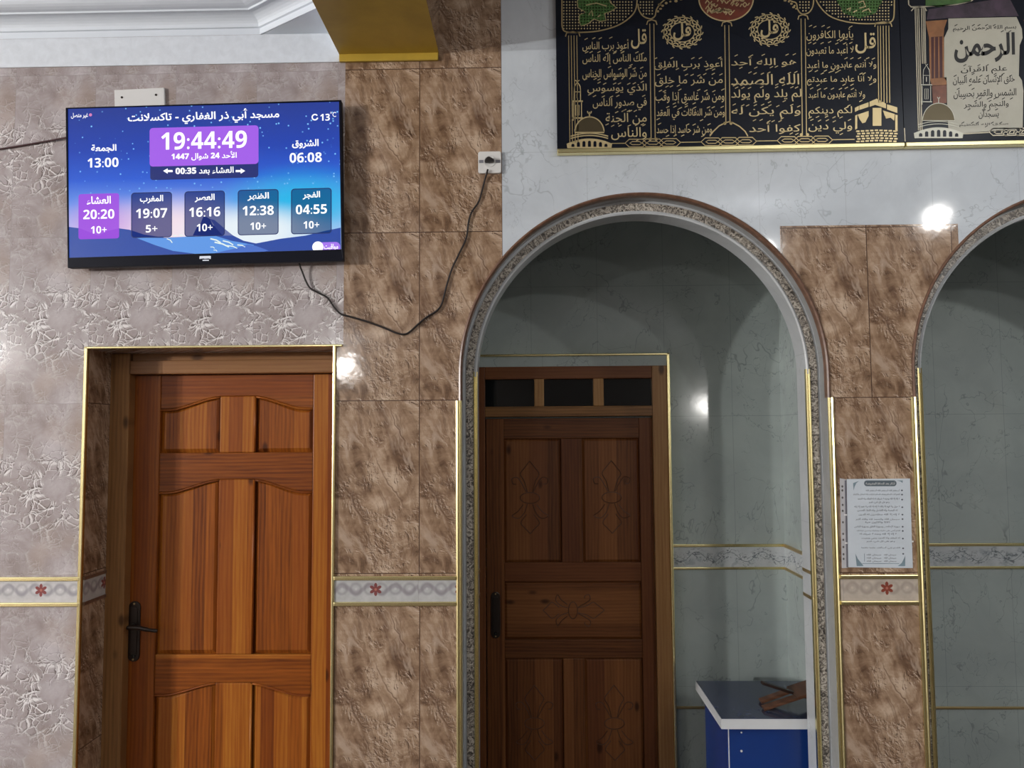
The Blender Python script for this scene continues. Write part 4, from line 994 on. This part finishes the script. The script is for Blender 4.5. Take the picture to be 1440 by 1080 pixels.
def minaret(t, P, mt, cx, y0, y1, w, Y, sc):
    bm = BM(); h = y1 - y0
    def L(p, w_=3.6, cl=False): ribbon(bm, [P(a_, b_, Y) for a_, b_ in p], w_ * sc, Y, Y + 0.001, closed=cl)
    L([(cx - 8, y0 - 6), (cx, y0), (cx + 8, y0 - 6)]); L([(cx, y0), (cx - w * 0.3, y0 + h * 0.12), (cx - w * 0.36, y0 + h * 0.26), (cx + w * 0.36, y0 + h * 0.26), (cx + w * 0.3, y0 + h * 0.12)], 4, True)
    L([(cx - w * 0.34, y0 + h * 0.26), (cx - w * 0.34, y0 + h * 0.48)]); L([(cx + w * 0.34, y0 + h * 0.26), (cx + w * 0.34, y0 + h * 0.48)])
    L([(cx - w * 0.6, y0 + h * 0.50), (cx + w * 0.6, y0 + h * 0.50)], 6); L([(cx - w * 0.45, y0 + h * 0.53), (cx - w * 0.45, y1)]); L([(cx + w * 0.45, y0 + h * 0.53), (cx + w * 0.45, y0 + h * 0.92)])
    L([(cx - w * 0.6, y0 + h * 0.93), (cx + w * 0.6, y0 + h * 0.93)], 6); L([(cx, y0 + h * 0.30), (cx, y0 + h * 0.42)], 5)
    L([(cx - w * 0.18, y0 + h * 0.60), (cx - w * 0.18, y0 + h * 0.86), (cx + w * 0.18, y0 + h * 0.86), (cx + w * 0.18, y0 + h * 0.60)], 3, True); L([(cx, y0 + h * 0.60), (cx, y0 + h * 0.86)], 3)
    obj('minaret', bm, mt, t)
M['dome_dark'] = material('dark_gold_dome', (0.10, 0.08, 0.045), 0.3, 0.6)
domed(p1, pcp, M['inlay'], M['dome_dark'], M['navy'], 163, 577, 130, 145, YI, SC)
minaret(p1, pcp, M['inlay'], 116, 318, 470, 36, YI, SC)
bm = BM()
for pl_ in ([(1197, 420), (1212, 412), (1212, 428), (1197, 436)], [(1214, 411), (1250, 398), (1250, 416), (1214, 428)], [(1254, 396), (1282, 384), (1318, 404), (1318, 422), (1276, 408), (1254, 416)], [(1322, 406), (1362, 418), (1362, 440), (1322, 426)],
            [(1198, 450), (1206, 446), (1206, 500), (1198, 505)], [(1208, 446), (1250, 432), (1250, 452), (1238, 476), (1226, 480), (1214, 462)], [(1266, 420), (1300, 420), (1300, 490), (1266, 490)], [(1306, 430), (1352, 444), (1350, 470), (1336, 458), (1318, 462)], [(1354, 446), (1363, 448), (1363, 512), (1354, 508)]):
    prism(bm, [pcp(a_, b_, YI) for a_, b_ in pl_], YI, YI + 0.001)
for r_ in range(5):
    for k in range(9):
        x_ = 1202 + k * 18 + (r_ % 2) * 8 - (4 if r_ % 2 else 0); y_ = 504 + r_ * 10 + abs(x_ - 1280) * 0.05
        if x_ < 1352: prism(bm, pq(x_, x_ + 13, y_, y_ + 6, YI), YI, YI + 0.001)
obj('shrine_ornament', bm, M['inlay'], p1)

# second panel
p2 = board('calligraphy_panel', 1272.4, 1640, 201.2, 194, 'wall panel with a pale sheet of black Arabic verses between painted orange pillars')
def p5(cx, cy, Y=YP): return W(1240 + cx / 4.695, cy / 4.695, Y)
S5 = 1 / 4.695 / FPX * 2.78
def q5(x0, x1, y0, y1, Y=YP):
    def t(x): return -(x - (x0 + x1) / 2) * 0.03
    return [p5(x0, y0 + t(x0), Y), p5(x1, y0 + t(x1), Y), p5(x1, y1 + t(x1), Y), p5(x0, y1 + t(x0), Y)]
ppr = m_paint('cream_sheet', (0.46, 0.45, 0.375), 12, 0.05, 0.25)
def mir(x): return 1370 - x                     # sheet is symmetric about x = 685
sheet = [(440, 122), (890, 112), (925, 190), (930, 250), (910, 300), (905, 500), (925, 530), (935, 600), (930, 850), (540, 880), (440, 850), (432, 700), (430, 540), (412, 510), (412, 250), (440, 190)]
obj('cream_sheet', prism(BM(), [p5(a_, b_, YI) for a_, b_ in sheet], YI, YI + 0.001), ppr, p2)
org = m_paint('orange_pillar', (0.30, 0.13, 0.05), 20, 0.25, 0.3); mar = material('maroon_pillar', (0.06, 0.012, 0.012), 0.3)
for f in (lambda x_: x_, mir):
    bm = BM()
    for pl_ in ([(290, 140), (432, 130), (412, 190), (408, 240), (312, 245), (300, 190)], [(318, 520), (428, 510), (428, 560), (330, 565)], [(312, 245), (325, 245), (328, 520), (318, 520)], [(345, 245), (352, 245), (352, 520), (345, 520)], [(372, 243), (380, 243), (382, 518), (374, 518)], [(400, 241), (410, 241), (412, 515), (402, 515)]):
        prism(bm, [p5(f(a_), b_, YI) for a_, b_ in pl_], YI, YI + 0.001)
    o = obj('painted_pillar', bm, org, p2)
    bm = BM(); prism(bm, [p5(f(a_), b_, YI) for a_, b_ in ((312, 246), (408, 241), (412, 516), (318, 522))], YI + 0.0004, YI + 0.001); obj('pillar_shade', bm, mar, o)
    bm = BM(); prism(bm, [p5(f(a_), b_, YI) for a_, b_ in ((332, 568), (428, 562), (428, 680), (340, 690))], YI, YI + 0.001); obj('pillar_base', bm, m_paint('rust_base', (0.20, 0.07, 0.04), 20, 0.3, 0.3), o)
bm = BM()
for x_ in (220, 232, 244, 262, 274, 284): 
    ribbon(bm, [p5(x_, 55, YI), p5(x_ + (22 if x_ < 250 else 6), 860 if x_ < 250 else 420, YI)], 6 * S5, YI, YI + 0.001)
ribbon(bm, [p5(195, 72, YI), p5(212, 52, YI), p5(250, 46, YI), p5(285, 52, YI), p5(296, 72, YI)], 8 * S5, YI, YI + 0.001)
ribbon(bm, [p5(175, -30, YI), p5(178, 30, YI), p5(195, 46, YI), p5(260, 44, YI), p5(380, 38, YI), p5(500, 28, YI), p5(590, 6, YI), p5(640, -30, YI)], 8 * S5, YI, YI + 0.001)
for k in (780, 860, 940):
    ribbon(bm, [p5(k - 70, 872, YI), p5(k - 46, 848, YI), p5(k + 46, 846, YI), p5(k + 70, 868, YI), p5(k + 46, 892, YI), p5(k - 46, 894, YI)], 7 * S5, YI, YI + 0.001, closed=True)
    ribbon(bm, [p5(k - 40, 872, YI), p5(k - 22, 862, YI), p5(k + 22, 860, YI), p5(k + 40, 870, YI), p5(k + 22, 880, YI), p5(k - 22, 882, YI)], 6 * S5, YI, YI + 0.001, closed=True)
ribbon(bm, [p5(535, 884, YI), p5(708, 874, YI)], 6 * S5, YI, YI + 0.001)
ribbon(bm, [p5(150, 845, YI), p5(154, 934, YI)], 6 * S5, YI, YI + 0.001)
obj('column_ornament', bm, material('grey_gold', (0.46, 0.42, 0.32), 0.4, 0.5), p2)
bm = BM(); prism(bm, [p5(a_, b_, YI) for a_, b_ in ((290, 40), (380, 44), (590, 10), (560, -30), (290, -30))], YI, YI + 0.001); obj('green_hanging', bm, grn, p2)
bm = BM(); prism(bm, [p5(a_, b_, YI) for a_, b_ in ((296, 130), (310, 60), (590, 20), (840, -20), (905, 105), (440, 118))], YI + 0.0006, YI + 0.001); obj('violet_curtain', bm, m_paint('violet_curtain', (0.05, 0.03, 0.05), 18, 0.5, 0.4), p2)
ink = material('black_ink', (0.010, 0.010, 0.010), 0.4)
YJ = YI - 0.0006
bm = BM(); put_text(bm, 'الرحمن', q5(478, 880, 218, 412, YJ), YJ, 0, 0.03); obj('verse_lettering', bm, ink, p2)
for s, x0, x1, y0, y1 in (('بسم الله الرحمن الرحيم', 470, 888, 168, 206), ('علم القرآن', 522, 828, 432, 488), ('خلق الإنسان علمه البيان', 470, 878, 502, 562), ('الشمس والقمر بحسبان', 474, 888, 588, 650), ('والنجم والشجر', 542, 838, 668, 722), ('يسجدان', 640, 772, 730, 784), ('صدق الله العظيم', 512, 836, 812, 834)):
    bm = BM(); put_text(bm, s, q5(x0, x1, y0, y1, YJ), YJ, 0, 0.008)
    for k in range(int((x1 - x0) / 50)):
        cx = x0 + 25 + k * 50 + rs.uniform(-12, 12); cy_ = y0 - 2 if rs.random() < 0.7 else y1
        ribbon(bm, [p5(cx - 9, cy_ + 5, YJ), p5(cx + 9, cy_ - 5, YJ)], 5 * S5, YJ, YJ + 0.0005)
    obj('verse_lettering', bm, ink, p2)
pale = material('pale_inlay', (0.55, 0.55, 0.47), 0.4, 0.2)
domed(p2, p5, pale, M['dome_dark'], M['navy'], 375, 912, 240, 275, YJ, S5)
minaret(p2, p5, pale, 295, 430, 690, 62, YJ, S5)

# ------------------------------------------------------------------ notice sheet on the pier
ns = thing('notice_sheet', (WX(1235, 740), -0.003, WZ(1235, 799)), 'white printed notice in a punched plastic sleeve on the brown pier', 'notice')
def n5(a, b_, Y=-0.004): return W(1170 + a / 5.4, 660 + b_ / 5.4, Y)
NS = 1 / 5.4 / FPX * 2.8
pap = m_paint('white_paper', (0.60, 0.66, 0.72), 10, 0.04, 0.35)
obj('paper', prism(BM(), [n5(112, 74), n5(592, 70), n5(614, 750), n5(124, 744)], -0.004, -0.0015), pap, ns)
slv = m_paint('sleeve_strip', (0.50, 0.50, 0.52), 15, 0.1, 0.2)
sl = obj('sleeve_strip', prism(BM(), [n5(60, 68), n5(108, 76), n5(120, 748), n5(76, 750)], -0.0035, -0.0015), slv, ns)
hole_m = material('hole_dark', (0.10, 0.09, 0.09), 0.6)
for k, yy in enumerate((130, 160, 215, 270, 315, 402, 490, 535, 590, 645, 680)):
    bm = BM(); X, Z = n5(76 + yy * 0.018, yy, -0.0037); prism(bm, ell(X, Z, 7 * NS, 9 * NS, 10), -0.0038, -0.0035); obj('punched_hole', bm, hole_m, sl)
obj('sleeve_edge_shadow', prism(BM(), [n5(96, 84), n5(108, 84), n5(122, 744), n5(110, 744)], -0.0045, -0.0034), material('sleeve_shadow', (0.16, 0.16, 0.19), 0.3), sl)  # dark strip painted in for the shadow along the sleeve
blue = m_paint('blue_print', (0.20, 0.28, 0.33), 20, 0.2, 0.4)
bm = BM(); Yn = -0.0044
def nq(x0, x1, y0, y1, Y=Yn):
    k = 0.02
    return [n5(x0 + y0 * k, y0, Y), n5(x1 + y0 * k, y0, Y), n5(x1 + y1 * k, y1, Y), n5(x0 + y1 * k, y1, Y)]
def npoly(pts): obj('printed_corner', prism(BM(), [n5(a_, b_, Yn) for a_, b_ in pts], Yn, Yn + 0.0003), blue, ns)
npoly([(160, 105), (205, 88), (185, 105), (172, 130), (165, 160)]); npoly([(490, 84), (538, 84), (536, 104), (520, 92)])
npoly([(178, 640), (196, 680), (230, 720), (240, 735), (188, 735)]); npoly([(556, 655), (556, 735), (500, 735), (530, 710), (546, 680)])
bm = BM(); ribbon(bm, [n5(230, 716, Yn), n5(510, 716, Yn)], 4 * NS, Yn, Yn + 0.0003); ribbon(bm, [n5(246, 640, Yn), n5(246, 700, Yn)], 3 * NS, Yn, Yn + 0.0003)
obj('printed_line', bm, blue, ns)
hd = [n5(a_, b_, Yn) for a_, b_ in rrect(244, 490, 84, 128, 21)]
obj('heading_pill', prism(BM(), hd, Yn, Yn + 0.0003), material('slate_print', (0.11, 0.145, 0.17), 0.4), ns)
bm = BM(); put_text(bm, 'أذكار بعد الصلاة المفروضة', [n5(256, 94, Yn - 0.0004), n5(478, 94, Yn - 0.0004), n5(478, 120, Yn - 0.0004), n5(256, 120, Yn - 0.0004)], Yn - 0.0004, 0, 0.01)
obj('heading', bm, M['white_pl'], ns)
pink = material('print_ink', (0.10, 0.12, 0.15), 0.5)
for s, x0, x1, y in (('أستغفر الله أستغفر الله أستغفر الله', 254, 510, 160), ('اللهم أنت السلام ومنك السلام تباركت ياذا الجلال والإكرام', 158, 512, 190),
        ('لا إله إلا الله وحده لا شريك له له الملك وله الحمد', 190, 510, 225), ('وهو على كل شيء قدير', 274, 430, 252), ('لا حول ولا قوة إلا بالله لا إله إلا الله ولا نعبد إلا إياه', 164, 510, 284), ('له النعمة وله الفضل وله الثناء الحسن', 186, 490, 312),
        ('لا إله إلا الله مخلصين له الدين', 196, 506, 344), ('سبحان الله والحمد لله والله أكبر', 172, 506, 378), ('ثلاثا وثلاثين مرة', 244, 432, 402), ('سورة الإخلاص وسورة الفلق وسورة الناس', 160, 506, 436),
        ('اللهم أعني على ذكرك وشكرك وحسن عبادتك', 178, 510, 466), ('لا إله إلا الله وحده لا شريك له', 200, 480, 492), ('له الملك وله الحمد يحيي ويميت', 214, 506, 524), ('وهو على كل شيء قدير', 250, 466, 548), ('اللهم إني أسألك علما نافعا', 212, 506, 596)):
    bm = BM(); put_text(bm, s, nq(x0, x1, y - 9, y + 9), Yn, 0, 0.006, res=1); obj('text_line', bm, pink, ns)
for y in (160, 192, 230, 288, 344, 378, 436, 468, 526, 600, 642):
    bm = BM(); X, Z = n5(528 + y * 0.02, y, Yn); prism(bm, ell(X, Z, 7 * NS, 6 * NS, 8), Yn, Yn + 0.0003); obj('bullet_mark', bm, pink, ns)
for y in (650, 674, 698):
    for x0, x1 in ((250, 360), (382, 474)): bm = BM(); put_text(bm, 'سبحان الله', nq(x0, x1, y - 8, y + 8), Yn, 0, 0.006, res=1); obj('text_line', bm, pink, ns)
for (a_, b_, w_) in ((104, 346, 22), (108, 560, 20), (612, 548, 14)): bm = BM(); prism(bm, [n5(a_ - w_ / 2, b_ - 6, -0.0052), n5(a_ + w_ / 2, b_ - 6, -0.0052), n5(a_ + w_ / 2, b_ + 6, -0.0052), n5(a_ - w_ / 2, b_ + 6, -0.0052)], -0.0052, -0.0046); obj('sticky_tab', bm, M['white_pl'], sl)

# ------------------------------------------------------------------ small blue desk in the alcove and the book stand on it
YT0, YT1 = DEP + 0.012, DEP + 0.46
zt_ = WZ(1080, 1011, YT0); th = zt_ - WZ(1080, 1025.5, YT0)
xt0 = (WX(1013, 1011, YT0) + WX(979, 959, YT1)) / 2; xt1 = ASX - 0.006
dkq = thing('blue_desk', ((xt0 + xt1) / 2, (YT0 + YT1) / 2, 0), 'small blue desk with a slate top and white edge inside the arched alcove', 'desk')
top_m = m_paint('slate_laminate', (0.05, 0.063, 0.115), 14, 0.1, 0.12); edg = material('white_edge', (0.62, 0.64, 0.66), 0.3); blu = m_paint('blue_board', (0.009, 0.038, 0.19), 3, 0.08, 0.25)
tt = obj('table_top', box(BM(), xt0 + 0.002, xt1, YT0 + 0.002, YT1, zt_ - th, zt_), top_m, dkq, bevel=0.002)
bm = BM(); box(bm, xt0, xt1, YT0, YT0 + 0.0025, zt_ - th, zt_ - 0.001); box(bm, xt0, xt0 + 0.0025, YT0 + 0.0025, YT1, zt_ - th, zt_ - 0.001)
obj('edge_band', bm, edg, tt)
yfp = YT0 + 0.03; xsp = WX(1025, 1060, yfp)
obj('front_panel', box(BM(), xsp, xt1 - 0.02, yfp, yfp + 0.018, 0.06, zt_ - th), blu, dkq, bevel=0.0015)
obj('side_panel', box(BM(), xsp - 0.001, xsp + 0.017, yfp + 0.018, YT1 - 0.03, 0.0, zt_ - th), blu, dkq, bevel=0.0015)
obj('side_panel', box(BM(), xt1 - 0.04, xt1 - 0.022, yfp + 0.018, YT1 - 0.03, 0.0, zt_ - th), blu, dkq, bevel=0.0015)
obj('panel_edge', box(BM(), xsp - 0.0015, xsp + 0.002, yfp - 0.0015, yfp + 0.0, 0.06, zt_ - th), edg, dkq)
for a_, b_ in ((1042.5, 1030), (1042.5, 1056)):
    X, Z = W(a_, b_, yfp); bm = BM(); tube(bm, [(X, yfp - 0.002, Z), (X, yfp + 0.001, Z)], 0.0042 if b_ > 1040 else 0.003, 12); obj('screw_cap', bm, M['white_pl'], dkq)
# folding book stand: two boards crossing, each with a slotted foot
rx = WX(1126, 985, YT0 + 0.16); rz = zt_ + 0.062; ry0, ry1 = YT0 + 0.075, YT0 + 0.205
bs = thing('folding_book_stand', (rx, (ry0 + ry1) / 2, zt_), 'brown wooden folding book stand lying crossed on the blue desk', 'book stand')
bw = m_wood('stand_wood', 'x', ((0.05, 0.022, 0.012), (0.13, 0.058, 0.032), (0.20, 0.095, 0.055)), 0.2, 0.4); bw_shaded = m_wood('stand_wood_shaded', 'x', ((0.015, 0.009, 0.008), (0.035, 0.018, 0.014), (0.06, 0.03, 0.022)), 0.2, 0.4)  # second wood is a darker copy, the edge-on board's shade in its colour
def slab(p0, p1, y0, y1, t, bm):
    d = Vector((p1[0] - p0[0], p1[1] - p0[1])).normalized(); n_ = Vector((-d.y, d.x)) * t / 2
    prism(bm, [(p0[0] + n_.x, p0[1] + n_.y), (p1[0] + n_.x, p1[1] + n_.y), (p1[0] - n_.x, p1[1] - n_.y), (p0[0] - n_.x, p0[1] - n_.y)], y0, y1); return bm
aL = (WX(1075, 1003, ry0), zt_ + 0.007); aR = (ASX - 0.02, rz + 0.03)
mid = (aL[0] + (aR[0] - aL[0]) * 0.48, aL[1] + (aR[1] - aL[1]) * 0.48)
dpt = ry1 - ry0
bm = BM(); slab(mid, aR, ry0, ry1, 0.011, bm); slab(aL, mid, ry0, ry0 + dpt * 0.28, 0.011, bm); slab((aL[0] + 0.012, aL[1]), mid, ry1 - dpt * 0.40, ry1 - dpt * 0.12, 0.011, bm)
obj('rest_board', bm, bw, bs, bevel=0.0015)
bL = (WX(1071, 959, ry1), zt_ + 0.128); bR = (ASX - 0.02, zt_ + 0.007)
t_ = 0.5
bL = (WX(1071, 959, (ry0 + ry1) / 2), WZ(1071, 960, (ry0 + ry1) / 2))
bm = BM(); slab(bL, bR, ry0 + dpt * 0.40, ry1 - dpt * 0.40, 0.010, bm)
m3 = (bL[0] + (bR[0] - bL[0]) * 0.52, bL[1] + (bR[1] - bL[1]) * 0.52)
obj('rest_board', bm, bw_shaded, bs, bevel=0.0015)
